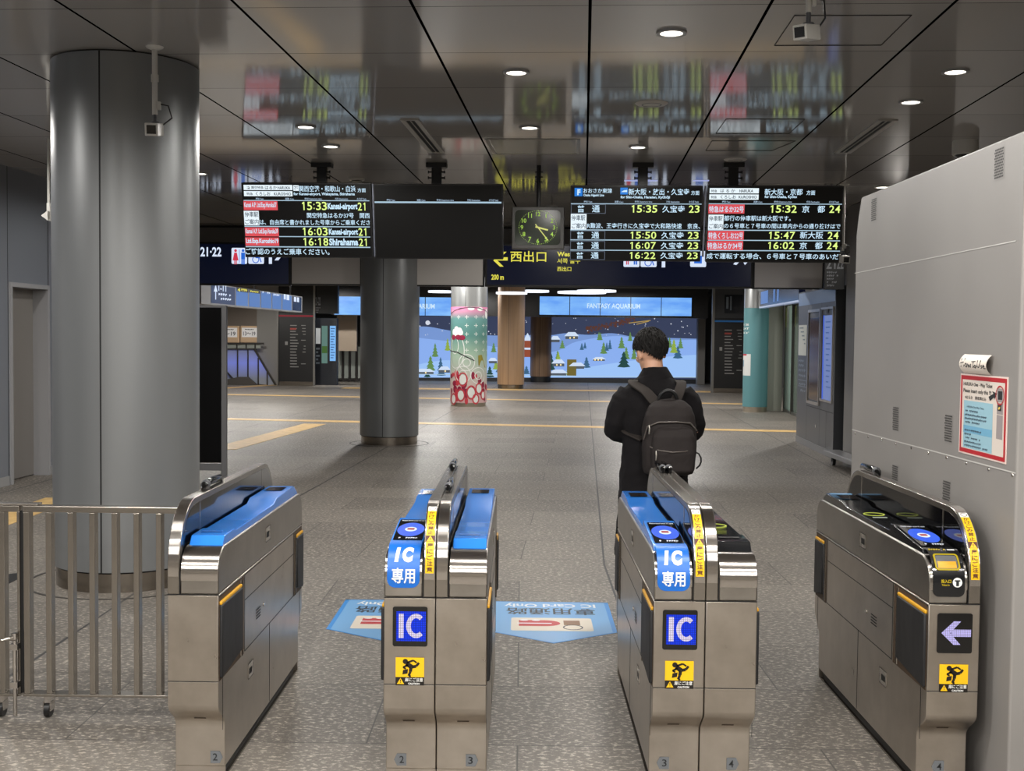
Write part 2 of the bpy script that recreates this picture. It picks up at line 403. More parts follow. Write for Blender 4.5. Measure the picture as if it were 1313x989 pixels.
DECOCOL = column(c3, R3, 'column wrapped in a pink and teal festive print in mid hall', bright, pm('pale band', C(176, 166, 150), .3, .8), [seam_at(c3, R3, 597, 380)])
wood = pm('pale wood cladding', C(168, 138, 108), .5); t = NT(wood); n = t.noise(t.scale(t.obj(), (30, 30, .7)), 1, 3)
t.link(t.ramp(n, [(.25, C(158, 128, 100)), (.75, C(178, 148, 116))]), t.b.inputs['Base Color'])
c4, R4 = tang(637.5, 672, 499); print('col4', c4, R4)
column(c4, R4, 'pale wood clad column right of the printed festive column', wood, band_m, [seam_at(c4, R4, 652, 450)])
c5, R5 = tang(679.5, 706.5, 490.5); print('col5', c5, R5)
wood2 = pm('brown wood cladding', C(120, 94, 72), .5); t = NT(wood2); n = t.noise(t.scale(t.obj(), (30, 30, .7)), 1, 3)
t.link(t.ramp(n, [(.3, C(112, 86, 64)), (.7, C(140, 112, 86))]), t.b.inputs['Base Color'])
column(c5, R5, 'darker brown wood clad column farthest back beside the snow picture wall', wood2, black_matt, [seam_at(c5, R5, 692, 450)], h0=.2)
ringm = pm('floor ring', C(58, 55, 52), .6)
MB().ring((c1.x, c1.y, 0), R1+.155, R1+.175, .0002, .003, 96).build('trim_3', ringm, kind='structure')
MB().ring((c2.x, c2.y, 0), R2+.14, R2+.16, .0002, .003, 96).build('trim_4', ringm, kind='structure')
# ---- festive print on column 3
m = pm('festive print', C(120, 150, 145), .35, .0); t = NT(m); ps = t.pos(); sx = t.n.new('ShaderNodeSeparateXYZ'); t.link(ps, sx.inputs[0])
f = t.math('DIVIDE', t.math('SUBTRACT', sx.outputs[2], .1), 2.3)
t.link(t.ramp(f, [(.0, C(214, 176, 176)), (.18, C(206, 186, 180)), (.34, C(186, 196, 182)), (.5, C(150, 176, 156)), (.68, C(84, 132, 126)), (.86, C(92, 138, 136)), (.94, C(196, 130, 160)), (1, C(224, 130, 176))]), t.b.inputs['Base Color'])
z3 = lambda y: depth(600, y, c3.y-R3).z
zt, zb = z3(393.5), z3(517)
MB().rings([[V((c3.x+(R3+.004)*math.cos(a), c3.y+(R3+.004)*math.sin(a), z)) for a in [2*PI*k/96 for k in range(96)]] for z in (zb, zt)], caps=False).build('printed_wrap', m, DECOCOL, smooth=40)
class Cyl:
    """lettering surface wrapped on a column: a = arc length, b = height"""
    def __init__(s, c, R, a0): s.c = V((c.x, c.y, 0)); s.R = R; s.a0 = a0; s.n = V((0, -1, 0))
    def P(s, a, b, off=0):
        t = s.a0+a/s.R; r = s.R+off; return s.c+V((r*math.cos(t), r*math.sin(t), b))
cy = Cyl(c3, R3+.004, -PI/2+.0)
def cq(px, py):
    t = seam_at(c3, R3+.004, px, py); t = t-2*PI if t > PI/2 else t; p = c3+V((math.cos(t), math.sin(t), 0))*(R3+.004)
    d = ray(px, py); z = EYE.z+d.z*(p.y/d.y); t = t+PI/2
    return (t*(R3+.004), z)
px3 = lambda X, Yc: cq(560+X/6.0, 365+Yc/5.994)
wm = pm('print white', C(226, 228, 224), .4); rm = pm('print crimson', C(140, 30, 62), .4); rl = pm('print red', C(196, 60, 72), .4); dkm = pm('print dark line', C(52, 48, 54), .4); gm = pm('print olive', C(150, 138, 52), .4)
mw, mr, md, mg, ml = MB(), MB(), MB(), MB(), MB()
for yy in (250, 315, 380, 442, 505):
    for xx in (115, 168, 231, 302, 358, 384):
        if xx < 200 and yy > 300: continue
        a, b = px3(xx, yy); w = .045
        mw.pts2(cy, [(a-w, b-.006), (a+w, b-.006), (a+w, b+.006), (a-w, b+.006)], .002); mw.pts2(cy, [(a-.006, b-w), (a+.006, b-w), (a+.006, b+w), (a-.006, b+w)], .0024)
def blob(mb, X, Yc, rx, ry, off=.003, n=20):
    a, b = px3(X, Yc); fr = (.34, .67, 1.0)
    vs = [cy.P(a, b, off)]+[cy.P(a+f*rx*math.cos(2*PI*k/n), b+f*ry*math.sin(2*PI*k/n), off) for f in fr for k in range(n)]
    fs = [[0, 1+k, 1+(k+1) % n] for k in range(n)]+[[1+j*n+k, 1+(j+1)*n+k, 1+(j+1)*n+(k+1) % n, 1+j*n+(k+1) % n] for j in (0, 1) for k in range(n)]
    mb.add(vs, fs)
def arcline(p, q, w, m=6):
    A, B = px3(*p), px3(*q)
    for i in range(m):
        u, v = i/m, (i+1)/m; a0, b0, a1, b1 = A[0]+(B[0]-A[0])*u, A[1]+(B[1]-A[1])*u, A[0]+(B[0]-A[0])*v, A[1]+(B[1]-A[1])*v
        md.poly([cy.P(a0, b0-w, .006), cy.P(a1, b1-w, .006), cy.P(a1, b1+w, .006), cy.P(a0, b0+w, .006)])
def loop(mb, X, Yc, rx, ry, w, off=.004, n=22):
    a, b = px3(X, Yc)
    for k in range(n):
        t0, t1 = 2*PI*k/n, 2*PI*(k+1)/n
        mb.poly([cy.P(a+(rx)*math.cos(t0), b+ry*math.sin(t0), off), cy.P(a+rx*math.cos(t1), b+ry*math.sin(t1), off), cy.P(a+(rx-w)*math.cos(t1), b+(ry-w)*math.sin(t1), off), cy.P(a+(rx-w)*math.cos(t0), b+(ry-w)*math.sin(t0), off)][::-1])
for X, Yc in ((135, 365), (152, 345), (175, 355), (150, 375), (182, 370)): blob(mw, X, Yc, .07, .075)
blob(mw, 265, 185, .08, .04); blob(mw, 335, 190, .08, .045); blob(mw, 380, 225, .06, .12)
for X, Yc in ((130, 405), (165, 405), (195, 408)): blob(mr, X, Yc, .08, .06, .005)
loop(mw, 145, 510, .25, .42, .02); loop(mw, 140, 470, .12, .2, .015)
pp = [(100, 505), (160, 520), (220, 552), (290, 585)]
for p, q in zip(pp, pp[1:]):
    arcline(p, q, .012)
pp = [(112, 225), (140, 200), (190, 182), (250, 175), (320, 180), (370, 198), (390, 230)]
for p, q in zip(pp, pp[1:]):
    arcline(p, q, .008)
A, B, D = px3(318, 545), px3(345, 540), px3(372, 640); E2 = px3(320, 620)
mg.poly([cy.P(*E2, .008), cy.P(*D, .008), cy.P(*B, .008), cy.P(*A, .008)])
rs = random.Random(3)
for k in range(46):
    X = rs.uniform(108, 384); Yc = rs.uniform(690, 905)
    if X > 300 and Yc < 740: continue
    blob(mr if rs.random() < .75 else ml, X, Yc, rs.uniform(.03, .075), rs.uniform(.04, .1), .0035)
for X, Yc, r in ((200, 730, .12), (265, 830, .12), (325, 800, .1), (185, 850, .11), (130, 880, .1), (355, 850, .08), (300, 880, .09)):
    blob(mw, X, Yc, r*.7, r*1.0, .0055); loop(ml, X, Yc, r, r*1.4, .03, .006)
for X, Yc, r in ((320, 700, .2), (230, 600, .2), (200, 690, .2)): loop(mw, X, Yc, r, r, .02, .0045); loop(mw, X, Yc, r*.5, r*.5, .02, .0045)
mw.build('white_print', wm, DECOCOL); mr.build('crimson_print', rm, DECOCOL); md.build('line_print', dkm, DECOCOL); mg.build('tree_print', gm, DECOCOL); ml.build('red_print', rl, DECOCOL)
# ================================================================ tactile paving and floor markings
tact = pm('yellow tactile paving', C(206, 164, 92), .5); t = NT(tact); n = t.noise(t.pos(), 9, 2)
t.link(t.ramp(n, [(.3, C(200, 164, 104)), (.7, C(226, 190, 126))]), t.b.inputs['Base Color'])
def strip(p, q, w, label, h=.004):
    A, B = fl(*p), fl(*q); d = (B-A).normalized(); n = V((-d.y, d.x, 0))*w/2
    MB().prism([A+n, A-n, B-n, B+n], ZZ*h).build('tactile_strip', tact, label=label, cat='tactile paving', group='yellow tactile strips in the hall floor')
strip((200, 535.5), (1022, 553.5), .42, 'long yellow tactile strip crossing the hall floor just behind the person')
strip((225, 505), (960, 518.4), .40, 'yellow tactile strip crossing the hall past the foot of the printed column')
strip((440, 497.5), (945, 503), .9, 'broad pale yellow strip across the floor before the snow picture wall')
A = fl(440, 532.5); strip((284, 576.5), (404, 543.8), .42, 'diagonal yellow tactile strip left of the plain grey middle column')
strip((-60, 690), (80, 639), .34, 'short diagonal yellow tactile strip behind the railing by the left wall')
strip((262, 499.5), (354, 493.5), .5, 'far yellow tactile strip leading to the staircase')
p_ = [fl(9, 737), fl(27, 735), fl(27, 741), fl(9, 750)]
MB().prism(p_, ZZ*.003).build('floor_marker', black_matt, label='black floor sticker with a white edge behind the railing', cat='floor sticker')
# blue arrow stickers in the passages
stick_m = pm('pale blue vinyl', C(112, 168, 218), .35); edge_m = pm('mid blue vinyl', C(48, 138, 214), .35); cream = pm('cream vinyl', C(222, 212, 196), .4)
vin_w = pm('white vinyl', C(228, 230, 232), .4); vin_k = pm('dark vinyl', C(38, 44, 54), .4); vin_r = pm('red vinyl', C(190, 44, 48), .4); vin_b = pm('brown vinyl', C(140, 104, 74), .4)
def sticker(cx, label):
    # y grows away from the viewer; tip towards the viewer
    y0, y1, yt = 6.53, 7.27, 6.28; w = .365
    pl = Plane((cx, 0, 0), (1, 0, 0), (0, 1, 0))
    e = empty('floor_sticker', (cx, 6.8, 0), 0, label, 'floor sticker', 'blue arrow stickers on the passage floor')
    MB().prism([pl.P(-w, y0, .0012), pl.P(0, yt, .0012), pl.P(w, y0, .0012), pl.P(w, y1, .0012), pl.P(-w, y1, .0012)], (0, 0, -.001)).build('arrow_sheet', stick_m, e)
    mb = MB()
    mb.rect(pl, (w-.025, y0, w, y1), .0016); mb.rect(pl, (-w, y0, -w+.025, y1), .0016); mb.rect(pl, (-w, y1-.012, w, y1), .0016)
    mb.stroke(pl, (-w, y0+.006), (0, yt+.006), .012, .0017); mb.stroke(pl, (0, yt+.006), (w, y0+.006), .012, .0017); mb.build('blue_edge', edge_m, e)
    MB().rrect(pl, (-.235, 6.545, .235, 6.85), .02, .0019).build('picture_panel', cream, e)
    mb = MB(); text(mb, pl, 'IC Card Only', (-.28, 7.12, .28, 7.235), .02, .002, flip=True); mb.build('white_lettering', vin_w, e)
    mb = MB(); text(mb, pl, '専用通路', (-.27, 6.93, .27, 7.1), .03, .002, flip=True); mb.build('dark_lettering', vin_k, e)
    mb = MB(); mb.rect(pl, (-.19, 6.65, -.04, 6.79), .0023); mb.disc(pl, -.04, 6.72, .09, .07, .0024); mb.build('red_mark', vin_r, e)
    mb = MB(); mb.rect(pl, (-.2, 6.705, .0, 6.725), .0027); mb.disc(pl, -.16, 6.79, .025, .018, .0027); mb.disc(pl, -.09, 6.79, .025, .018, .0027); mb.build('mark_highlight', vin_w, e)
    mb = MB(); mb.rect(pl, (.07, 6.68, .165, 6.79), .0023); mb.build('card_mark', vin_b, e)
    mb = MB(); mb.ring((cx+.12, 6.63, 0), .05, .058, .0019, .0026, 24); mb.build('ring_mark', vin_k, e)
cxA = (fl(494, 823.5)).x; cxB = fl(710, 826).x; print('stick', cxA, cxB)
sticker(cxA, 'blue arrow floor sticker in the passage between the left single gate and the next')
sticker(cxB, 'blue arrow floor sticker in the central passage between the two double gates')
# ================================================================ ticket gates
GY, GL = 4.19, 1.61
class Prof:
    """surface swept along x over a (y,z) outline; b = arc length, a = x"""
    def __init__(s, pts):
        s.p = [V((y, z)) for y, z in pts]; s.s = [0.0]
        for i in range(1, len(s.p)): s.s.append(s.s[-1]+(s.p[i]-s.p[i-1]).length)
        s.nr = []
        for i in range(len(s.p)):
            t = (s.p[min(i+1, len(s.p)-1)]-s.p[max(i-1, 0)]).normalized(); s.nr.append(V((-t.y, t.x)))
    def P(s, a, b, off=0):
        i = 0
        while i < len(s.s)-2 and b > s.s[i+1]: i += 1
        f = (b-s.s[i])/(s.s[i+1]-s.s[i]); q = s.p[i].lerp(s.p[i+1], f); n = s.nr[i].lerp(s.nr[i+1], max(0, min(1, f))).normalized()
        q = q+n*off; return V((a, GY+q.x, q.y))
    def s_at(s, x, py):
        best = (1e9, 0)
        for k in range(400):
            b = s.s[-1]*k/399; p = s.P(x, b)-EYE; y = CYP-F*p.dot(up)/p.dot(fw)
            best = min(best, (abs(y-py), b))
        return best[1]
def wrap(mb, surf, vs, fs, off, step=.007):
    """bend a flat figure (a,b) over a profile"""
    bm = bmesh.new(); bv = [bm.verts.new((x, y, 0)) for x, y in vs]
    for f in fs:
        try: bm.faces.new([bv[i] for i in f])
        except ValueError: pass
    lo = min(y for x, y in vs); hi = max(y for x, y in vs); k = lo+step
    while k < hi:
        bmesh.ops.bisect_plane(bm, geom=bm.verts[:]+bm.edges[:]+bm.faces[:], dist=1e-6, plane_co=(0, k, 0), plane_no=(0, 1, 0)); k += step
    bm.verts.index_update()
    mb.add([surf.P(v.co.x, v.co.y, off) for v in bm.verts], [[v.index for v in f.verts] for f in bm.faces]); bm.free()
def rr2(a0, b0, a1, b1, r0, r1=0.0, k=6):
    pts = []
    for (cx, cy, st, r) in ((a1-r0, b0+r0, -PI/2, r0), (a1-r1, b1-r1, 0, r1), (a0+r1, b1-r1, PI/2, r1), (a0+r0, b0+r0, PI, r0)):
        n = k if r > 0 else 0
        for i in range(n+1): pts.append((cx+r*math.cos(st+PI/2*i/max(n, 1)), cy+r*math.sin(st+PI/2*i/max(n, 1))))
    return pts
def wtext(mb, surf, s, bx, off, bold=.015, shear=0):
    vs, fs, _ = glyphs(s, bold, 3, shear); a0, b0, a1, b1 = bx
    wrap(mb, surf, [(a0+(a1-a0)*x, b0+(b1-b0)*y) for x, y in vs], fs, off)
def wpoly(mb, surf, pts, off): wrap(mb, surf, pts, [list(range(len(pts)))], off)
def mirr(pts): return pts+[(GL-y, z) for y, z in reversed(pts)]
def arc(cy, cz, ry, rz, n=10): return [(cy-ry*math.cos(PI/2*i/n), cz+rz*math.sin(PI/2*i/n)) for i in range(n+1)]
low_half = [(.095, .05), (.095, .195)]+[(.095-.095*(.5-.5*math.cos(PI*i/10)), .205+.105*i/10) for i in range(11)]+[(0, .713)]
LOW = mirr(low_half)
UPB = mirr([(0, .715)]+arc(.095, .79, .095, .09))
RAIL = mirr([(0, .715)]+arc(.22, .81, .22, .23, 14))
def inset_rail(d): return mirr([(d+.055, .80)]+arc(.22, .81, .22-d, .23-d, 14)[1:])
P_UP = Prof([(0, .60)]+arc(.095, .79, .095, .09))
P_IC = Prof([(0, .60)]+arc(.10, .79, .10, .106)+[(.45, .931)])
P_RAIL = Prof([(0, .60)]+arc(.22, .81, .22, .23, 14)+[(.6, 1.04)])
P_LOW = Prof(low_half)
FRONT = Plane((0, GY, 0), (1, 0, 0), (0, 0, 1))
blue_p = pm('blue gate plastic', C(42, 122, 214), .22, spec=.5, coat=.3)
blue_l = pm('blue label', C(18, 98, 188), .38)
black_top = pm('black gate plastic', C(24, 25, 27), .16, coat=.3)
sticker_y = pm('yellow sticker', C(240, 190, 20), .4)
sticker_k = pm('black sticker', C(24, 20, 16), .4)
sticker_w = pm('white sticker print', C(236, 236, 232), .4)
plate_m = pm('grey number plate', C(112, 116, 120), .4)
ink = pm('dark ink', C(34, 36, 38), .5)
flap_m = pm('black flap cushion', C(26, 26, 28), .55); t = NT(flap_m); t.bump(t.noise(t.scale(t.obj(), (6, 6, 3)), 1.2, 2), .15, .03)
flap_y = pm('yellow flap edge', C(206, 152, 22), .45)
recess_m = pm('flap recess', C(70, 54, 38), .6)
def led(name, r, g, b, s):
    m = em(name, r, g, b, s); t = NT(m); o = t.obj(); sx = t.n.new('ShaderNodeSeparateXYZ'); t.link(o, sx.inputs[0])
    fx = t.math('ABSOLUTE', t.math('SUBTRACT', t.math('FRACT', t.math('MULTIPLY', sx.outputs[0], 1/.0066)), .5))
    fz = t.math('ABSOLUTE', t.math('SUBTRACT', t.math('FRACT', t.math('MULTIPLY', sx.outputs[2], 1/.0066)), .5))
    k = t.math('LESS_THAN', t.math('MAXIMUM', fx, fz), .37)
    t.link(t.math('MULTIPLY_ADD', k, s*.6, s*.4), t.b.inputs['Emission Strength']); return m
led_b = led('lit led blue', 24, 64, 246, 1.0); led_w = led('lit led white', 238, 226, 252, 1.05); led_v = led('lit led violet', 206, 196, 255, 1.05)
def xprism(pts, x0, x1):
    return MB().prism([(x0, GY+y, z) for y, z in pts], (x1-x0, 0, 0))
def half(e, xr, s, kind, plate, plate_side):
    """one half cabinet; xr = centre line, s = side of the passage, kind: reader / plain / ticket; top colour by kind"""
    T = lambda t: xr+s*t
    W = .1865
    blue = kind in ('ic', 'plain')
    xprism([(y, z) for y, z in LOW], T(.0015), T(W)).build('lower_cabinet', steel, e, smooth=40, bevel=.003)
    mb = MB(); mb.box(T(.0015), GY+.125, .008, T(W-.016), GY+GL-.125, .052); mb.build('plinth', black_matt, e)
    for rear in (0, 1):
        y_ = GY+.095 if not rear else GY+GL-.107; mb = MB(); mb.box(T(.0018), y_, .004, T(W-.0005), y_+.012, .0505); mb.build('front_skirt', steel, e)
    mb = MB(); mb.box(T(.0015), GY+.115, .0, T(W-.004), GY+GL-.115, .008); mb.build('base_plate', band_m, e)
    xprism(UPB, T(.047), T(W)).build('upper_body', steel_side, e, smooth=40, bevel=.006)
    # polished end caps
    for rear in (0, 1):
        mb = MB(); a0, a1 = sorted((T(.0505), T(W-.003)))
        pr_ = P_UP
        wpoly(mb, pr_, [(a0, .165), (a1, .165), (a1, pr_.s[-1]), (a0, pr_.s[-1])], .0018)
        if rear: mb.v = [V((p.x, 2*GY+GL-p.y, p.z)) for p in mb.v]; mb.f = [f[::-1] for f in mb.f]
        mb.build('end_cap', chrome, e, smooth=60)
    # rail
    r = xprism(RAIL, T(.001), T(.0445)).build('rail', rail_steel, e, smooth=40, bevel=.003)
    mb = MB(); a0, a1 = sorted((T(.004), T(.0415))); wpoly(mb, P_RAIL, [(a0, .18), (a1, .18), (a1, .56), (a0, .56)], .0012); mb.build('rail_nose', chrome, r, smooth=60)
    mb = MB(); q = inset_rail(.024); q = [(y, z) for y, z in q]; mb.prism([(T(.0445), GY+y, z) for y, z in q], (s*.0012, 0, 0)); mb.build('rail_panel', black_gloss, r, smooth=30)
    for y in (.27, 1.34): mb = MB(); mb.box(T(.0445), GY+y-.006, .82, T(.0464), GY+y+.006, 1.017); mb.build('rail_divider', rail_steel, r)
    yb = 1.17 if kind != 'plain' else .42
    sx_ = T(.014)
    mb = MB(); mb.tube([(sx_, GY+yb, 1.044), (sx_, GY+yb+.02, 1.055), (sx_, GY+yb+.1, 1.06), (sx_, GY+yb+.26, 1.058), (sx_, GY+yb+.3, 1.045)], [.006, .014, .016, .014, .006], 12); mb.build('sensor_bar', black_gloss, r, smooth=50)
    mb = MB(); mb.sph((sx_, GY+yb+.05, 1.056), (.018, .03, .02), 14, 8); mb.build('sensor_eye', dark_paint, r, smooth=60)
    # seams on the front and sides
    mb = MB(); a0, a1 = sorted((T(.0015), T(W-.0005)))
    for rear in (0, 1):
        yy = GY-.0006 if not rear else GY+GL+.0006
        mb.box(a0, yy-.0006, .712, a1, yy+.0006, .7155); mb.box(a0, yy-.0004, .395, a1, yy+.0004, .3975)
        mb.box(T(.0445), yy-.0005, .715, T(.0475), yy+.0005, .80)
    xs = T(W)+s*.0004
    for z, y0, y1 in ((.706, 0.005, GL-.005), (.605, .40, 1.39), (.401, .40, 1.39)):
        mb.box(xs-.0006, GY+y0, z-.0016, xs+.0006, GY+y1, z+.0016)
    for y, z0, z1 in ((.40, .40, .706), (1.39, .40, .706), (.86, .055, .40), (.06, .2, .40), (GL-.06, .2, .40)):
        mb.box(xs-.0006, GY+y-.0014, z0, xs+.0006, GY+y+.0014, z1)
    mb.build('panel_seams', dark, e)
    mb = MB(); mb.box(a0, GY-.0012, .7113, a1, GY+.0003, .7122); mb.build('bright_edge', chrome, e)
    mb = MB(); mb.box(a0, GY-.0012, .3933, a1, GY+.0003, .3948); mb.build('bright_edge', chrome, e)
    # vent slot in the toe curve
    b0 = P_LOW.s[5]; mb = MB(); am = T(.1); wpoly(mb, P_LOW, [(am-.022, b0), (am+.022, b0), (am+.022, b0+.011), (am-.022, b0+.011)], .001); mb.build('toe_slot', recess_m, e)
    # flaps
    for (y0, y1) in ((.012, .385), (1.40, GL-.012)):
        mb = MB(); mb.box(T(W)-s*.02, GY+y0, .395, T(W)+s*.0008, GY+y1, .708); rc = mb.build('flap_recess', recess_m, e)
        inner = y0 < .5
        fy0, fy1 = (y0+.002, y1-.06) if inner else (y0+.04, y1-.004)
        mb = MB(); mb.prism([(T(W)-s*.004, GY+fy0, .405), (T(W)-s*.004, GY+fy1, .43), (T(W)-s*.004, GY+fy1, .675), (T(W)-s*.004, GY+fy0, .675)] if inner else
                            [(T(W)-s*.004, GY+fy1, .405), (T(W)-s*.004, GY+fy0, .43), (T(W)-s*.004, GY+fy0, .675), (T(W)-s*.004, GY+fy1, .675)], (s*.016, 0, 0))
        fo = mb.build('flap', flap_m, e, smooth=40, bevel=.006)
        mb = MB(); mb.box(T(W)-s*.003, GY+fy0, .674, T(W)+s*.0095, GY+fy1, .687); mb.build('flap_edge', flap_y, fo, bevel=.004)
        mb = MB(); fp = fy1+.015 if inner else fy0-.015; mb.cyl((T(W)-s*.002, GY+fp, .40), (T(W)-s*.002, GY+fp, .70), .009, n=12); mb.build('hinge_post', rail_steel, fo, smooth=40)
    # pulls, grille, lock
    sp = Plane((T(W), GY, 0), (0, s, 0), (0, 0, 1))
    def sb(y0, z0, y1, z1): return (y0, z0, y1, z1) if s > 0 else (-y1, z0, -y0, z1)
    for (y, z) in ((.82, .80), (.5, .30)):
        mb = MB(); mb.rrect(sp, sb(y-.045, z-.03, y+.045, z+.03), .006, .0022, .002); hd = mb.build('hatch_pull', chrome, e)
        mb = MB(); mb.frame(sp, sb(y-.047, z-.032, y+.047, z+.032), .0022, .0026); mb.build('pull_outline', dark, hd)
        mb = MB(); mb.rect(sp, sb(y-.03, z-.014, y+.018, z+.010), .0028); mb.build('pull_opening', dark, hd)
    mb = MB()
    for k in range(4): mb.rect(sp, sb(.60, .478+k*.012, .68, .483+k*.012), .0012)
    mb.build('speaker_grille', dark, e)
    mb = MB(); mb.cyl(V((T(W), GY+.745, .51)), V((T(W)+s*.004, GY+.745, .51)), .009, n=14); mb.build('lock', chrome, e, smooth=40)
    # top cover
    cm = blue_p if blue else black_top
    H = .006
    if kind == 'plain' or kind == 'plain_black':
        out = [(.078, .8785), (.088, .884), (.115, .912), (.26, .914), (.30, .905), (.98, .905), (1.04, .924), (1.44, .926), (1.50, .898), (GL-.085, .8785)]
    else:
        out = [(.09, .8785), (.10, .8945), (.45, .930), (.478, .930), (.492, .902), (1.12, .902), (1.20, .916), (1.46, .918), (1.51, .896), (GL-.085, .8785)]
    out += [(GL-.085, .872), (.09, .872)]
    tc = xprism(out, T(.056), T(W-.007)).build('top_cover', cm, e, smooth=25, bevel=.007)
    a0, a1 = sorted((T(.064), T(W-.02)))
    zt_ = Plane((0, GY, .9165+.0018 if kind != 'plain' and kind != 'plain_black' else .9255), (1, 0, 0), (0, 1, 0))
    mb = MB(); mb.rect(zt_, (a0+.010, 1.26, a1-.012, 1.385), .0025); mb.build('rear_window', pm('reader window', C(40, 34, 32), .08), tc)  # brownish base colour paints in what the window reflects
    if kind in ('plain', 'plain_black'):
        zz = Plane((0, GY, .914), (1, 0, 0), (0, 1, 0)); mb = MB(); mb.rect(zz, (a0+.01, .175, a1-.015, .2), .0012); mb.build('groove', pm('blue groove', C(30, 92, 170), .3) if blue else dark, tc)
    if kind == 'plain_black':
        mb = MB(); mb.ring(((a0+a1)/2, GY+.52, .9055), .042, .047, 0, .001, 36); mb.build('glow_ring', em('lit lime ring', 214, 226, 90, .8), tc)
    if kind in ('ic', 'ticket'):
        pl = Plane((0, GY+.10, .8945), (1, 0, 0), (0, .35, .0355))
        a0, a1 = sorted((T(.058), T(W-.012)))
        mb = MB(); mb.rrect(pl, (a0+.004, .035, a1-.004, .325), .004, .0035, .003); rd = mb.build('card_reader', black_gloss, e)
        ac = (a0+a1)/2
        mb = MB(); mb.disc(pl, ac, .175, .052, .098, .0045, 36); mb.build('lit_oval', em('lit reader blue', 44, 98, 240, 1.0), rd)
        mb = MB(); mb.disc(pl, ac, .175, .023, .032, .0052, 28); mb.build('card_icon', E_white, rd)
        mb = MB(); mb.rrect(pl, (ac-.014, .163, ac+.014, .19), .004, .0058); mb.build('card_mark', em('lit dim red', 196, 70, 80, .8), rd)
        mb = MB(); text(mb, pl, 'Please touch your IC card', (a0+.012, .296, a1-.012, .313), .02, .0045); scribble(mb, pl, (ac-.036, .046, ac+.036, .066), 8, 3, .0045); mb.build('lettering', pm('pale print', C(190, 195, 205), .4, emit=C(190, 195, 205), es=.5), rd)
        # yellow warning strip wrapped round the rail nose
        xc = T(.0225); w = .0155
        S = lambda py: P_RAIL.s_at(xc, py-PYO)
        PYO = -(xc-(-.32))*(-.0)
        sh = {'y': [650.5, 656, 687, 695, 735]}['y']
        # heights measured on the centre gate; arc lengths are the same on each rail
        xs_ = -.3242; A = [P_RAIL.s_at(xs_, q) for q in sh]
        mb = MB(); wpoly(mb, P_RAIL, [(xc-w, A[4]), (xc+w, A[4]), (xc+w, A[3]), (xc-w, A[3])], .0022); wpoly(mb, P_RAIL, [(xc-w, A[2]), (xc+w, A[2]), (xc+w, A[1]), (xc-w, A[1])], .0022)
        ys = mb.build('warning_strip', sticker_y, r)
        mb = MB(); wpoly(mb, P_RAIL, [(xc-w, A[3]), (xc+w, A[3]), (xc+w, A[2]), (xc-w, A[2])], .0022); mb.build('strip_gap', pm('brown print', C(84, 40, 30), .5), ys)
        mb = MB(); wpoly(mb, P_RAIL, [(xc-.013, A[3]+.001), (xc+.013, A[3]+.001), (xc, A[2]-.001)], .0030); mb.build('triangle', sticker_y, ys)
        mb = MB(); wpoly(mb, P_RAIL, [(xc-w, A[1]), (xc+w, A[1]), (xc+w, A[0]), (xc-w, A[0])], .0022); mb.build('white_tab', sticker_w, ys)
        mb = MB()
        for st, lo, hi in (('かけこみ禁止', A[2], A[1]), ('扉にご注意', A[4], A[3])):
            n = len(st); h = (hi-lo-.006)/n
            for i, ch in enumerate(st): wtext(mb, P_RAIL, ch, (xc-.0105, hi-.003-h*(i+1)+h*.08, xc+.0105, hi-.003-h*i-h*.08), .003, .02)
        wtext(mb, P_RAIL, '!', (xc-.002, A[3]+.005, xc+.002, A[2]-.009), .0036, .02)
        bmid = (A[0]+A[1])/2; n = 18
        mb.add([P_RAIL.P(xc+r_*math.cos(2*PI*k/n), bmid+r_*.9*math.sin(2*PI*k/n), .003) for k in range(n) for r_ in (.010, .0125)], [[2*k, 2*k+1, (2*k+3) % (2*n), (2*k+2) % (2*n)] for k in range(n)])
        mb.build('lettering', pm('brown print', C(84, 40, 30), .5), ys)
        # LED display in the front
        ox = xr-(-.3017)      # offsets measured on the centre gate
        B = lambda l, t, rr, b: (lambda q: (q[0]+ox, q[1], q[2]+ox, q[3]))(FRONT.box(l, t, rr, b))
        mb = MB(); mb.rrect(FRONT, B(503.6, 778, 548.2, 829), .008, .004, .003); dsp = mb.build('display', black_gloss, e, bevel=.001)
        lb = B(508.3, 784, 546, 822)
        if kind == 'ic':
            mb = MB(); mb.rect(FRONT, lb, .0048); mb.build('led_field', led_b, dsp)
            mb = MB(); mb.rect(FRONT, B(511.3, 786.8, 517.7, 818), .0056)
            q = B(521, 786.8, 543.6, 818); ca, cb_ = (q[0]+q[2])/2+.004, (q[1]+q[3])/2; ra, rb = (q[2]-q[0])/2+.004, (q[3]-q[1])/2; n = 26; th = .0165
            pts = [(math.radians(48+264*k/n)) for k in range(n+1)]
            for k in range(n):
                t0, t1 = pts[k], pts[k+1]
                mb.pts2(FRONT, [(ca+ra*math.cos(t0), cb_+rb*math.sin(t0)), (ca+ra*math.cos(t1), cb_+rb*math.sin(t1)), (ca+(ra-th)*math.cos(t1), cb_+(rb-th)*math.sin(t1)), (ca+(ra-th)*math.cos(t0), cb_+(rb-th)*math.sin(t0))], .0056)
            mb.build('led_letters', led_w, dsp)
        else:
            mb = MB(); a0_, b0_, a1_, b1_ = lb; cb_ = (b0_+b1_)/2; L_ = a1_-a0_
            mb.pts2(FRONT, [(a0_+.34*L_, cb_-.013), (a1_, cb_-.013), (a1_, cb_+.013), (a0_+.34*L_, cb_+.013)], .0056)
            for q in (1, -1):
                P4 = [(a0_+.0*L_, cb_), (a0_+.30*L_, cb_), (a0_+.66*L_, cb_+q*.043), (a0_+.42*L_, cb_+q*.043)]
                mb.pts2(FRONT, P4 if q < 0 else P4[::-1][::-1], .0056)
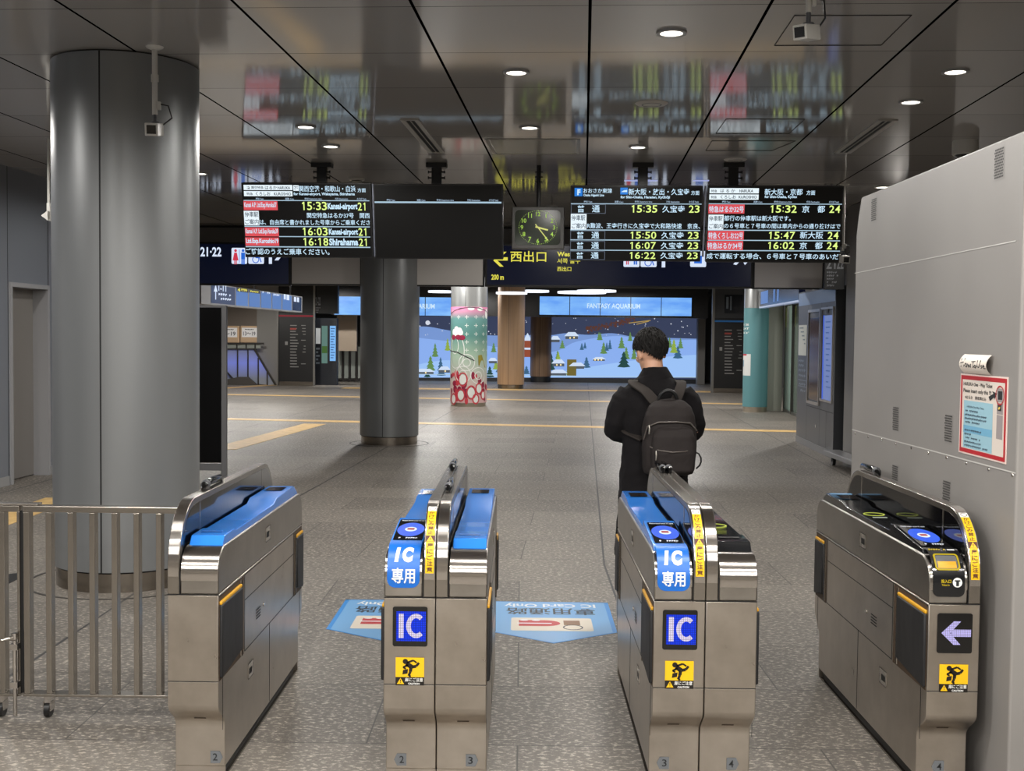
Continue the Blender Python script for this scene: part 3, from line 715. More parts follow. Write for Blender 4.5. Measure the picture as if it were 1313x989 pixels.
            mb.build('led_arrow', led_v, dsp)
        # caution sticker
        bx = B(507.3, 843.3, 543.8, 879)
        mb = MB(); mb.rect(FRONT, (bx[0], bx[1]+.0305, bx[2], bx[3]), .0016); cs = mb.build('caution_sticker', sticker_y, e)
        mb = MB(); mb.rect(FRONT, (bx[0], bx[1], bx[2], bx[1]+.0305), .0016)
        wx = lambda u: bx[0]+u*(bx[2]-bx[0]); wz = lambda v: bx[1]+.0305+v*(bx[3]-bx[1]-.0305)
        def st(u0, v0, u1, v1, w): mb.stroke(FRONT, (wx(u0), wz(v0)), (wx(u1), wz(v1)), w, .0022)
        mb.disc(FRONT, wx(.34), wz(.80), .0095, .0095, .0022)
        st(.38, .70, .56, .52, .017); st(.40, .74, .62, .86, .007); st(.62, .86, .74, .74, .006); st(.44, .62, .26, .5, .007); st(.26, .5, .36, .42, .006)
        st(.56, .52, .72, .56, .011); st(.72, .56, .82, .74, .009); st(.54, .50, .52, .28, .012); st(.52, .28, .46, .06, .009); st(.46, .06, .54, .05, .006)
        mb.pts2(FRONT, [(wx(.24), wz(.13)), (wx(.42), wz(.19)), (wx(.44), wz(.42)), (wx(.26), wz(.36))], .0022)
        mb.build('black_print', sticker_k, cs)
        mb = MB(); mb.pts2(FRONT, [(bx[0]+.005, bx[1]+.005), (bx[0]+.031, bx[1]+.005), (bx[0]+.018, bx[1]+.027)], .0024); mb.build('triangle', sticker_y, cs)
        mb = MB(); text(mb, FRONT, '扉にご注意', (bx[0]+.034, bx[1]+.014, bx[2]-.004, bx[1]+.028), .04, .0024); text(mb, FRONT, 'CAUTION', (bx[0]+.046, bx[1]+.003, bx[2]-.016, bx[1]+.010), .03, .0024); mb.build('lettering', sticker_w, cs)
        mb = MB(); text(mb, FRONT, '!', (bx[0]+.0165, bx[1]+.009, bx[0]+.0195, bx[1]+.022), .02, .003); mb.build('mark', sticker_k, cs)
    if kind == 'ic':
        a0, a1 = sorted((T(.058), T(W-.011))); zb_ = P_IC.s_at(-.42, 754); zt2 = P_IC.s_at(-.42, 694.5)
        mb = MB(); wpoly(mb, P_IC, rr2(a0, zb_, a1, zt2, .03, 0), .004)
        lb_ = mb.build('front_label', blue_l, e, smooth=60)
        mb = MB(); S1 = [P_IC.s_at(-.42, q) for q in (721.5, 703.5, 748, 729)]
        ac = (a0+a1)/2
        wpoly(mb, P_IC, [(ac-.034, S1[0]), (ac-.021, S1[0]), (ac-.014, S1[1]), (ac-.027, S1[1])], .005); wtext(mb, P_IC, 'C', (ac-.006, S1[0]-.001, ac+.034, S1[1]+.001), .005, .07, .12)
        wtext(mb, P_IC, '専用', (ac-.042, S1[2], ac+.042, S1[3]), .005, .018)
        mb.build('lettering', sticker_w, lb_, smooth=60)
    if kind == 'ticket':
        a0, a1 = sorted((T(.060), T(W-.013))); zb_ = P_IC.s_at(-.42, 757); zt2 = P_IC.s_at(-.42, 696)
        mb = MB(); wpoly(mb, P_IC, rr2(a0, zb_, a1, zt2, .022, 0), .004); tp = mb.build('ticket_panel', black_top, e, smooth=60)
        S1 = [P_IC.s_at(-.42, q) for q in (699, 704, 724, 735, 752)]
        mb = MB()
        o1, o2 = rr2(a0+.010, S1[2], a1-.014, S1[1], .012, .012), rr2(a0+.016, S1[2]+.006, a1-.020, S1[1]-.006, .009, .009); n = len(o1)
        wrap(mb, P_IC, o1+o2, [[i, (i+1) % n, n+(i+1) % n, n+i] for i in range(n)], .008, .006); mb.build('slot_frame', em('lit yellow', 240, 208, 40, .75), tp, smooth=60)
        mb = MB(); wpoly(mb, P_IC, o2, .0055); sl = mb.build('ticket_slot', pm('slot glass', C(92, 94, 96), .2), tp, smooth=60)
        mb = MB(); wpoly(mb, P_IC, rr2(a0+.021, S1[2]+.008, a1-.026, (S1[1]+S1[2])/2, .001), .0065); mb.build('slot_light', pm('amber slot', C(196, 140, 30), .4, emit=C(196, 140, 30), es=.35), tp, smooth=60)
        mb = MB(); scribble(mb, P_IC, (a0+.006, S1[0]-.003, (a0+a1)/2+.012, S1[0]+.011), 7, 4, .0056)
        wtext(mb, P_IC, '投入口', (a0+.028, S1[3]-.012, a0+.064, S1[3]+.001), .0048, .03); wtext(mb, P_IC, 'Ticket in', (a0+.030, S1[3]-.022, a0+.058, S1[3]-.015), .0048, .02)
        mb.build('yellow_lettering', em('lit yellow', 240, 208, 40, .75), tp)
        mb = MB(); cb_ = S1[3]-.010; ca = a1-.027; n = 24
        wrap(mb, P_IC, [(ca+.017*math.cos(2*PI*k/n), cb_+.017*math.sin(2*PI*k/n)) for k in range(n)], [list(range(n))], .0048)
        wpoly(mb, P_IC, [((a0+a1)/2+.018, S1[0]), (a1-.012, S1[0]), (a1-.012, S1[0]+.008), ((a0+a1)/2+.018, S1[0]+.008)], .0048); mb.build('white_icon', sticker_w, tp)
        mb = MB(); wpoly(mb, P_IC, [(ca-.010, cb_+.004), (ca+.010, cb_+.004), (ca+.010, cb_+.009), (ca-.010, cb_+.009)], .0055); wpoly(mb, P_IC, [(ca-.005, cb_-.012), (ca+.005, cb_-.012), (ca+.005, cb_+.006), (ca-.005, cb_+.006)], .0055); mb.build('icon_mark', ink, tp)
        mb = MB(); mb.ring((T(.118), GY+.9, .9025), .040, .045, 0, .0012, 36); mb.ring((T(.118), GY+1.12, .9035), .0, .0, 0, 0, 3) if 0 else None
        mb.build('glow_ring', em('lit lime ring', 214, 226, 90, .8), tc)
        mb = MB(); mb.box(T(.09), GY+.80, .9022, T(.15), GY+.815, .9034); mb.build('lit_mark', em('lit pale mark', 210, 220, 200, .6), tc)
        mb = MB(); mb.box(T(.064), GY+1.425, .9185, T(W-.02), GY+1.455, .9199); mb.build('lit_edge', em('lit soft blue', 130, 180, 220, .7), tc)
    # number plate near the floor
    if plate:
        pf = Plane((0, GY+.095, 0), (1, 0, 0), (0, 0, 1)); pc = xr+plate_side[0]; z0, z1 = .062, .108; q = plate_side[1]
        w = .0175; tipx = pc+q*(w+.011)
        mb = MB(); pts = [(pc-w, z0), (pc+w, z0), (tipx, (z0+z1)/2), (pc+w, z1), (pc-w, z1)] if q > 0 else [(pc-w, z0), (pc+w, z0), (pc+w, z1), (pc-w, z1), (tipx, (z0+z1)/2)]
        mb.pts2(pf, pts, .0016); np_ = mb.build('number_plate', plate_m, e)
        mb = MB(); text(mb, pf, plate, (pc-.0085, z0+.010, pc+.0085, z1-.009), .01, .0022); mb.build('numeral', ink, np_)
def gate(xc, label, halves):
    e = empty('ticket_gate', (xc, GY+GL/2, 0), 0, label, 'ticket gate', 'ticket gates in a row')
    for h in halves: half(e, xc, *h)
    return e
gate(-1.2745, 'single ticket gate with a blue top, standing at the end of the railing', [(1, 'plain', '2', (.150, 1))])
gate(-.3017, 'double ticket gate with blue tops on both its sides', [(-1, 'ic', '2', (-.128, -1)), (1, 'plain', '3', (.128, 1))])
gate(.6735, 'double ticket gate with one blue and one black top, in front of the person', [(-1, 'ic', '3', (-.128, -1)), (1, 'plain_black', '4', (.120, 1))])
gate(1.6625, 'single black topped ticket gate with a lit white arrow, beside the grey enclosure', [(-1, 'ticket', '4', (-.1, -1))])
# ================================================================ departure boards
th = math.radians(12)
p0 = depth(413, 234, 11.9)
BD = -ZZ*math.cos(th)+hy*math.sin(th)
BP = Plane(p0, hx, -BD)
def conv(ox, oy, k): return lambda x, y: (ox+x/k, oy+y/k)
K = 200/1313.0
class Board:
    def __init__(s, ox, oy, k=6.565): s.ox, s.oy, s.k = ox, oy, k; s.m = []
    def bx(s, l, t, r, b): return BP.box(s.ox+l/s.k, s.oy+t/s.k, s.ox+r/s.k, s.oy+b/s.k)
    def R(s, key, l, t, r, b, off=.004): mb = MB(); mb.rect(BP, s.bx(l, t, r, b), off); s.m.append((key, mb))
    def T(s, key, st, l, t, r, b, bold=.018, off=.006):
        mb = MB(); bx = s.bx(l, t, r, b)
        if key == 'yellow_lettering':      # every figure in a cell of its own
            n = sum(.5 if c == ':' else 1 for c in st); w = (bx[2]-bx[0])/(n-.16); x = bx[0]-w*.08
            for c in st:
                cw = w*.5 if c == ':' else w
                q = (x+w*.26, x+w*.68) if c == '1' else ((x+w*.17, x+w*.33) if c == ':' else (x+w*.08, x+w*.92))
                h = bx[3]-bx[1]
                if c == '1':
                    P_ = lambda u, v: (x+w*u, bx[1]+h*v)
                    mb.pts2(BP, [P_(.44, 0), P_(.64, 0), P_(.64, 1), P_(.50, 1), P_(.24, .86), P_(.24, .70), P_(.44, .80)], off); x += cw; continue
                text(mb, BP, c, (q[0], bx[1]+(h*.12 if c == ':' else 0), q[1], bx[3]-(h*.22 if c == ':' else 0)), .012, off); x += cw
        else: text(mb, BP, st, bx, bold, off)
        s.m.append((key, mb))
NAMES = {'yellow_lettering': 'yellow_lettering', 'rule_lines': 'rule_line', 'box_outlines': 'box_outline', 'small_labels': 'column_heading'}
def hanger(px, e):
    p = ce(px, 209.5); bot = depth(px, 243, p.y+.05).z
    mb = MB(); mb.obox(V((p.x, p.y, (CEIL+bot)/2)), hx*.05, hy*.03, ZZ*((CEIL-bot)/2)); hg = mb.build('hanger_post', black_matt, e, bevel=.003)
    mb = MB(); mb.obox(V((p.x, p.y, CEIL-.023)), hx*.105, hy*.06, ZZ*.023); mb.build('top_plate', black_matt, hg, bevel=.003)
    for k, (q, z) in enumerate(((1, -.09), (1, -.15), (-1, -.09), (-1, -.15))):
        mb = MB(); c = V((p.x, p.y-.01, CEIL+z)); mb.tube([c+hx*q*.05, c+hx*q*.085], .008, 8); mb.tube([c+hx*q*.078, c+hx*q*.088], .016, 8); mb.build('clamp_bolt', black_matt, hg)
def board(tl, tr, bl, br, label, fill, ox, oy, hpx=None, brk=None):
    a0, b0, a1, b1 = BP.box((tl[0]+0), tl[1], tr[0], br[1])
    l0 = BP.uv(*tl)[0]; l1 = BP.uv(*bl)[0]; r0 = BP.uv(*tr)[0]; r1 = BP.uv(*br)[0]; t_ = (BP.uv(*tl)[1]+BP.uv(*tr)[1])/2; b_ = (BP.uv(*bl)[1]+BP.uv(*br)[1])/2
    bx = ((l0+l1)/2, b_, (r0+r1)/2, t_)
    base = BP.P((bx[0]+bx[2])/2, b_)
    e = empty('departure_board', base, -HA, label, 'departure board', 'departure boards hung in a row')
    mb = MB(); mb.rect(BP, bx, -.002, .085); mb.build('housing', black_plastic, e, bevel=.004)
    mb = MB(); mb.rect(BP, (bx[0]+.012, bx[1]+.012, bx[2]-.012, bx[3]-.012), .0005); mb.build('screen', pm('dark screen', C(10, 10, 10), .35, spec=.3), e)
    B = Board(ox, oy); fill(B)
    mats = {'yellow_lettering': E_yel, 'white_lettering': E_cyan, 'white_field': E_white, 'red_field': E_red, 'dark_lettering': ink_navy, 'blue_field': E_blue, 'rule_lines': em('lit rule', 190, 220, 240, .8), 'box_outlines': em('lit outline', 120, 132, 150, .6), 'small_labels': em('lit small', 190, 215, 240, .8)}
    for k, mb in B.m: mb.build(NAMES.get(k, k), mats[k], e)
    if hpx: hanger(hpx, e)
    if brk:
        x, t, b = brk; q = BP.box(x-1.6, t, x+1.6, b); mb = MB(); mb.rect(BP, (q[0]+.004, q[1], q[2]-.004, q[3]), -.03, .04); mb.build('bracket', pm('bracket grey', C(96, 100, 112), .4), e)
    return e, bx
LAB = ['種別 Type', '両数 Cars', '時刻 Departure time', '行先 Destination', 'のりば Track']
def labels(B, xs, t, b):
    for (l, r), s in zip(xs, LAB): B.T('small_labels', s, l, t, r, b, .03)
def outline(B, l, t, r, b):
    mb = MB(); mb.frame(BP, B.bx(l, t, r, b), .005, .004); B.m.append(('box_outlines', mb))
def f1(B):
    B.R('white_field', 82, 80, 493, 123); B.R('white_field', 85, 132, 493, 175)
    B.T('dark_lettering', '✈ 関空特急', 108, 90, 250, 115, .02); B.T('dark_lettering', 'はるか', 262, 88, 362, 117, .03); B.T('dark_lettering', 'HARUKA', 368, 91, 474, 117, .02)
    B.T('dark_lettering', '特急', 108, 143, 160, 166, .02); B.T('dark_lettering', 'くろしお', 184, 138, 308, 169, .03); B.T('dark_lettering', 'KUROSHIO', 338, 143, 482, 168, .02)
    B.R('white_field', 500, 82, 546, 130); B.T('dark_lettering', '✈', 506, 90, 540, 124)
    B.T('white_lettering', '関西空港・和歌山・白浜', 550, 86, 1024, 138, .03); B.T('white_lettering', '方面', 1040, 107, 1110, 142, .03)
    B.T('white_lettering', 'for Kansai-airport, Wakayama, Shirahama', 503, 143, 1018, 174, .03)
    labels(B, [(185, 250), (433, 505), (597, 740), (852, 960), (1036, 1115)], 188, 206); B.R('rule_lines', 82, 208, 1140, 215)
    B.R('red_field', 82, 215, 368, 292); B.T('white_lettering', 'Kansai A.P. Ltd.Exp.Haruka37', 88, 226, 360, 280, .02, .006)
    B.T('yellow_lettering', '15:33', 567, 222, 783, 292, .022); B.T('white_lettering', 'Kansai-airport', 790, 232, 1040, 300, .04); B.T('yellow_lettering', '21', 1043, 228, 1118, 295, .022)
    B.R('white_field', 86, 298, 212, 420); B.T('dark_lettering', '停車駅', 92, 305, 206, 350, .01); B.T('dark_lettering', 'ご案内', 95, 368, 210, 412, .01)
    B.T('white_lettering', '関空特急はるか37号　関西', 615, 314, 1143, 360, .02); B.T('white_lettering', 'は、自由席と書かれました号車からご乗車くださ', 218, 372, 1146, 418, .02)
    B.R('rule_lines', 90, 427, 1145, 435)
    B.R('red_field', 95, 438, 378, 513); B.T('white_lettering', 'Kansai A.P. Ltd.Exp.Haruka39', 100, 448, 372, 500, .02)
    B.T('yellow_lettering', '16:03', 574, 438, 790, 506, .022); B.T('white_lettering', 'Kansai-airport', 800, 448, 1045, 514, .04); B.T('yellow_lettering', '21', 1049, 443, 1126, 508, .022)
    B.R('rule_lines', 380, 513, 1148, 520)
    B.R('red_field', 97, 522, 380, 592); B.T('white_lettering', 'Ltd.Exp.Kuroshio19', 104, 530, 375, 582, .03)
    B.T('yellow_lettering', '16:18', 580, 525, 795, 592, .022); B.T('white_lettering', 'Shirahama', 803, 530, 1047, 590, .04); B.T('yellow_lettering', '21', 1053, 530, 1130, 595, .022)
    B.R('rule_lines', 100, 598, 1148, 607)
    B.T('white_lettering', 'ご確認のうえご乗車ください。', 100, 614, 805, 668, .025)
def f2(B):
    labels(B, [(170, 240), (425, 495), (592, 735), (848, 957), (1032, 1110)], 199, 219); B.R('rule_lines', 68, 220, 1135, 234)
def rows_common(B, dx=0, dy=0):
    pass
def f3(B):
    B.R('blue_field', 110, 105, 177, 175); B.T('white_lettering', 'F', 132, 116, 160, 166, .05)
    B.T('white_lettering', 'おおさか東線', 183, 108, 425, 148, .03); B.T('white_lettering', 'Osaka Higashi Line', 185, 155, 358, 182, .03)
    B.R('blue_field', 495, 103, 558, 160); mb = MB(); mb.pts2(BP, [BP.uv(B.ox+x/B.k, B.oy+y/B.k) for x, y in ((500, 140), (552, 140), (552, 122), (525, 125))], .006); B.m.append(('white_lettering', mb))
    B.T('white_lettering', '新大阪・放出・久宝寺', 563, 110, 1075, 165, .03); B.T('white_lettering', '方面', 1090, 128, 1160, 165, .03)
    B.T('white_lettering', 'for Shin-Osaka, Hanaten, Kyūhōji', 497, 170, 912, 200, .03)
    labels(B, [(188, 258), (448, 520), (618, 762), (882, 993), (1073, 1155)], 213, 231); B.R('rule_lines', 80, 236, 1180, 243)
    for (t, b, l, tm, dx) in ((243, 321, 80, '15:35', 0), (466, 541, 75, '15:50', -9), (553, 627, 74, '16:07', -12), (638, 710, 73, '16:22', -16)):
        outline(B, l, t, l+292, b); B.T('white_lettering', '普', 132+dx*.6, t+8, 194+dx*.6, b-10, .03); B.T('white_lettering', '通', 257+dx*.6, t+8, 322+dx*.6, b-10, .03)
        B.T('yellow_lettering', tm, 583+dx, t+7, 806+dx, b-8, .022); B.T('white_lettering', '久宝寺', 848+dx, t+10, 1037+dx, b-8, .03); B.T('yellow_lettering', '23', 1072+dx, t+9, 1162+dx, b-7, .022)
    B.R('white_field', 78, 324, 210, 456); B.T('dark_lettering', '停車駅', 84, 334, 200, 380, .01); B.T('dark_lettering', 'ご案内', 86, 402, 202, 446, .01)
    B.T('white_lettering', 'R難波、王寺行きに久宝寺で大和路快速　奈良、', 217, 401, 1166, 448, .02)
    for t in (457, 541, 627): B.R('rule_lines', 74, t, 1166, t+8)
def f4(B):
    B.R('white_field', 98, 107, 512, 151); B.R('white_field', 95, 160, 510, 204)
    B.T('dark_lettering', '特急', 110, 119, 160, 142, .02); B.T('dark_lettering', 'は る か', 188, 116, 312, 143, .03); B.T('dark_lettering', 'HARUKA', 348, 118, 464, 143, .02)
    B.T('dark_lettering', '特急', 108, 171, 158, 194, .02); B.T('dark_lettering', 'くろしお', 188, 166, 320, 196, .03); B.T('dark_lettering', 'KUROSHIO', 342, 170, 494, 194, .02)
    B.T('white_lettering', '新大阪・京都', 560, 112, 880, 166, .03); B.T('white_lettering', '方面', 912, 126, 985, 165, .03); B.T('white_lettering', 'for Shin-Osaka, Kyōto', 560, 167, 832, 197, .03)
    labels(B, [(202, 272), (468, 540), (640, 788), (912, 1022), (1103, 1186)], 214, 232); B.R('rule_lines', 90, 237, 1212, 244)
    for (t, b, l, nm, tm, dst, dx) in ((244, 321, 88, '特急はるか32号', '15:32', ('京', '都'), 0), (466, 543, 82, '特急くろしお22号', '15:47', None, -14), (552, 628, 75, '特急はるか34号', '16:02', ('京', '都'), -21)):
        B.R('red_field', l, t, l+303, b); B.T('white_lettering', nm, l+5, t+13, l+296, b-10, .03)
        B.T('yellow_lettering', tm, 603+dx, t+7, 830+dx, b-7, .022); B.T('yellow_lettering', '24', 1105+dx, t+8, 1196+dx, b-6, .022)
        if dst: B.T('white_lettering', '京', 875+dx, t+10, 937+dx, b-8, .03); B.T('white_lettering', '都', 1004+dx, t+10, 1068+dx, b-8, .03)
        else: B.T('white_lettering', '新大阪', 858, t+8, 1053, b-10, .03)
    B.R('white_field', 86, 330, 214, 458); B.T('dark_lettering', '停車駅', 92, 340, 206, 384, .01); B.T('dark_lettering', 'ご案内', 92, 406, 208, 448, .01)
    B.T('white_lettering', '都行の停車駅は新大阪です。', 219, 338, 780, 384, .02); B.T('white_lettering', 'の６号車と７号車の間は車内からの通り抜けはで', 218, 404, 1198, 448, .02)
    for t in (459, 544, 630): B.R('rule_lines', 84, t, 1195, t+8)
    B.T('white_lettering', '成で運転する場合、６号車と７号車のあいだ', 70, 656, 1182, 706, .025)
bb = []
bb.append(board((309, 233.8), (476, 235.6), (314.5, 330.2), (477.8, 331), 'lit departure board whose first red train row shows 15:33 in yellow green', f1, 300, 225, 413, (478.2, 236, 330)))
bb.append(board((479.2, 236), (644.7, 237.2), (480.5, 332.3), (645, 332.5), 'almost blank black departure board beside the clock', f2, 470, 225, 560))
bb.append(board((731, 238.4), (902, 238.8), (731, 335.2), (897.5, 335.2), 'lit departure board with four boxed white local train rows, starting at 15:35', f3, 720, 225, 824.5, (903.5, 239, 330)))
bb.append(board((907.8, 238.4), (1082.6, 238.8), (905.2, 337), (1076, 337), 'lit departure board whose first red train row shows 15:32 to track 24', f4, 895, 225, 940.5))
# ================================================================ clock
ck = depth(690, 265, 12.1)
CKP = Plane(ck, hx, ZZ)
kb = lambda l, t, r, b: CKP.box(630+l/7.724, 225+t/7.724, 630+r/7.724, 225+b/7.724)
base = CKP.hit(690, 318)
e = empty('hanging_clock', base, -HA, 'square hanging clock with green numerals between the departure boards', 'clock')
fb = kb(203, 310, 722, 728)
mb = MB(); mb.rect(CKP, fb, 0, .12); mb.build('case', pm('clock case', C(52, 50, 47), .4), e, bevel=.006)
mb = MB(); mb.rrect(CKP, kb(233, 343, 684, 690), .045, .004, .003); mb.build('face', pm('clock glass', C(28, 36, 26), .12), e)
cc = CKP.uv(630+462/7.724, 225+516/7.724)
r_a = (kb(270, 0, 650, 0)[2]-kb(270, 0, 650, 0)[0])/2
r_b = r_a*.84
cm_ = pm('green clock print', C(150, 190, 60), .5, emit=C(150, 190, 60), es=.35)
mb = MB()
for h in range(1, 13):
    a = PI/2-h*PI/6; x = cc[0]+r_a*.84*math.cos(a); y = cc[1]+r_a*.70*math.sin(a); s = str(h); w = .022*(1.7 if len(s) > 1 else 1)
    text(mb, CKP, s, (x-w/2-.004, y-.022, x+w/2+.004, y+.022), .01, .006, keep='c')
for k in range(60):
    a = k*PI/30; mb.disc(CKP, cc[0]+r_a*.99*math.cos(a), cc[1]+r_a*.87*math.sin(a), .003 if k % 5 else .005, None, .006, 8)
mb.build('numerals', cm_, e)
hm = pm('pale clock hand', C(186, 190, 96), .4, emit=C(186, 190, 96), es=.25)
def hand(name, a, L, w, off):
    d = (math.cos(a), math.sin(a)); mb = MB(); mb.stroke(CKP, (cc[0]-d[0]*L*.25, cc[1]-d[1]*L*.25), (cc[0]+d[0]*L, cc[1]+d[1]*L), w, off); mb.build(name, hm, e)
hand('hour_hand', math.atan2(-26, 100), r_a*.54, .016, .008); hand('minute_hand', math.atan2(-120, 95), r_a*.86, .010, .010)
top = CKP.P((fb[0]+fb[2])/2, fb[3], -.06)
mb = MB(); mb.cyl(top, V((top.x, top.y, CEIL)), .022, n=16); 
for z in (.07, .12, .17): mb.obox(V((top.x, top.y, CEIL-z)), hx*.04, hy*.012, ZZ*.005)
mb.build('stem', black_matt, e, smooth=40)
# ================================================================ long hanging signs in front of the bulkhead
SGV = 17.72
SP = Plane(hp(0, SGV, 0), hx, ZZ)
navy = pm('navy sign face', C(9, 13, 30), .2, emit=C(10, 18, 44), es=.35)
sign_w = em('lit sign white', 222, 234, 255, .95); sign_y = em('lit sign yellow', 236, 228, 84, .9); sign_b = em('lit icon blue', 44, 110, 220, .9); sign_r = em('lit icon red', 214, 60, 84, .9)
def signbox(name, l, r, t, b, face, label, cat, group=None, border=.03, SP=SP):
    bx = SP.box(l, t, r, b); base = SP.P((bx[0]+bx[2])/2, bx[1], -.04)
    e = empty(name, base, -HA, label, cat, group)
    mb = MB(); mb.rect(SP, bx, 0, .08); mb.build('casing', black_matt, e, bevel=.004)
    mb = MB(); mb.rect(SP, (bx[0]+border, bx[1]+border, bx[2]-border, bx[3]-border), .002); mb.build('face', face, e)
    for q in (.25, .75):
        p = SP.P(bx[0]+(bx[2]-bx[0])*q, bx[3], -.04); mb = MB(); mb.cyl(p, V((p.x, p.y, CEIL)), .014, n=10); mb.build('hanger_rod', black_matt, e)
    return e, bx
sb_ = lambda l, t, r, b: SP.box(l, t, r, b)
e, _ = signbox('hanging_sign', 190, 372.5, 310.5, 366, navy, 'long navy hanging sign with 21-22 and toilet icons beside the wide column', 'sign', 'navy hanging signs')
def piece(name, mat, par, fn): mb = MB(); fn(mb); return mb.build(name, mat, par)
piece('lettering', sign_w, e, lambda mb: text(mb, SP, '21·22', sb_(257, 317, 284, 329), .03, .004))
piece('icon_panel', sign_w, e, lambda mb: mb.rrect(SP, sb_(297, 318, 317, 338.5), .02, .004)); piece('icon_panel', sign_w, e, lambda mb: mb.rrect(SP, sb_(318.6, 318, 338.6, 338.5), .02, .004))
piece('arrow', sign_w, e, lambda mb: (mb.rect(SP, sb_(344.8, 326, 348.8, 338.5), .004), mb.pts2(SP, [SP.uv(*q) for q in ((342, 327), (351.6, 327), (346.8, 320))], .004)))
piece('arrow', sign_w, e, lambda mb: mb.pts2(SP, [SP.uv(*q) for q in ((352, 334), (356, 329), (360.5, 329.5), (357, 334))], .004))
def person_icon(mb, px, skirt):
    a, b = SP.uv(px, 321.5); mb.disc(SP, a, b, .022, None, .006, 14); b -= .03
    if skirt: mb.pts2(SP, [(a-.045, b-.12), (a+.045, b-.12), (a+.02, b), (a-.02, b)], .006); mb.rect(SP, (a-.02, b-.18, a-.004, b-.12), .006); mb.rect(SP, (a+.004, b-.18, a+.02, b-.12), .006)
    else: mb.rect(SP, (a-.03, b-.1, a+.03, b), .006); mb.rect(SP, (a-.026, b-.18, a-.004, b-.1), .006); mb.rect(SP, (a+.004, b-.18, a+.026, b-.1), .006)
mb = MB(); person_icon(mb, 302.2, True); mb.build('red_figure', sign_r, e)
def wheelchair(mb, px, py):
    a, b = SP.uv(px, py); n = 20
    for k in range(n-4):
        t0, t1 = PI*.75+2*PI*k/n, PI*.75+2*PI*(k+1)/n
        mb.pts2(SP, [(a+.055*math.cos(t0), b+.055*math.sin(t0)), (a+.055*math.cos(t1), b+.055*math.sin(t1)), (a+.042*math.cos(t1), b+.042*math.sin(t1)), (a+.042*math.cos(t0), b+.042*math.sin(t0))], .006)
    mb.disc(SP, a-.01, b+.13, .018, None, .006, 12); mb.stroke(SP, (a-.01, b+.1), (a-.005, b+.03), .018, .006); mb.stroke(SP, (a, b+.03), (a+.06, b+.03), .018, .006); mb.stroke(SP, (a+.06, b+.03), (a+.085, b-.04), .016, .006)
piece('blue_figure', sign_b, e, lambda mb: (person_icon(mb, 311.8, False), mb.rect(SP, sb_(306.7, 320, 307.4, 337), .006))); piece('wheelchair_figure', sign_b, e, lambda mb: wheelchair(mb, 328, 333))
grey_face = pm('blank grey sign face', C(196, 191, 186), .4)
signbox('blank_sign', 372.5, 463.5, 310.5, 366, grey_face, 'blank grey hanging sign panel left of the middle column', 'sign', 'blank grey hanging signs', .022)
signbox('blank_sign', 528.5, 621, 311.5, 367.5, grey_face, 'blank grey hanging sign panel just right of the middle column', 'sign', 'blank grey hanging signs', .022)
e, _ = signbox('hanging_sign', 622, 965.5, 313.5, 369, navy, 'long navy hanging sign with yellow west exit lettering beneath the clock', 'sign', 'navy hanging signs')
for st, bx_ in (('西出口', (654.5, 322, 700.5, 336)), ('200 m', (630, 352, 646, 359)), ('West Exit', (714.5, 323, 749, 329)), ('서쪽 출구', (714.5, 331.5, 744, 338)), ('西出口', (714.5, 342, 732.5, 348))):
    piece('yellow_lettering', sign_y, e, lambda mb: text(mb, SP, st, sb_(*bx_), .03, .004))
piece('yellow_arrow', sign_y, e, lambda mb: (mb.pts2(SP, [SP.uv(*q) for q in ((632.5, 334), (637.5, 334), (645.8, 342), (641, 342))], .004), mb.pts2(SP, [SP.uv(*q) for q in ((632.5, 334), (644, 323), (649.5, 323), (637.5, 334.2))], .004), mb.rect(SP, sb_(637, 330, 651, 334.2), .004)))
for l in (799.5, 821.5, 885): piece('icon_panel', sign_w, e, lambda mb: mb.rrect(SP, sb_(l, 322, l+20.5, 342.5), .02, .004))
piece('arrow', sign_w, e, lambda mb: (mb.rect(SP, sb_(848.5, 330, 853, 343), .004), mb.pts2(SP, [SP.uv(*q) for q in ((846, 331), (855.6, 331), (850.8, 324))], .004)))
piece('arrow', sign_w, e, lambda mb: mb.pts2(SP, [SP.uv(*q) for q in ((940, 339), (944, 335), (948, 336), (944, 340))], .004))
piece('arrow', sign_w, e, lambda mb: mb.pts2(SP, [SP.uv(*q) for q in ((953, 336), (958.5, 336.5), (955, 340))], .004))
mb = MB(); person_icon(mb, 804.8, True); mb.build('red_figure', sign_r, e)
piece('blue_figure', sign_b, e, lambda mb: person_icon(mb, 815, False)); piece('wheelchair_figure', sign_b, e, lambda mb: wheelchair(mb, 831, 337)); piece('blue_figure', sign_b, e, lambda mb: mb.rect(SP, sb_(890, 328, 900, 338), .006))
signbox('blank_sign', 966, 1056.5, 314.5, 371, grey_face, 'blank grey hanging sign panel under the rightmost departure board', 'sign', 'blank grey hanging signs', .022)
BN = Plane(hp(0, 15.98, 0), hx, ZZ)
SP = BN
e, _ = signbox('banner_sign', 1057.5, 1083.5, 316, 371.5, black_matt, 'narrow black banner sign with pale vertical lettering by the right wall', 'sign', SP=BN)
mb = MB(); text(mb, SP, '21', sb_(1059.5, 330, 1071.5, 345), .02, .004); text(mb, SP, '22', sb_(1073, 330, 1081.5, 345), .02, .004)
for k in range(5): scribble(mb, SP, sb_(1060, 348+k*4.2, 1060+16-k, 351+k*4.2), 6, k, .004)
mb.build('pale_lettering', pm('pale banner print', C(130, 132, 136), .5), e)
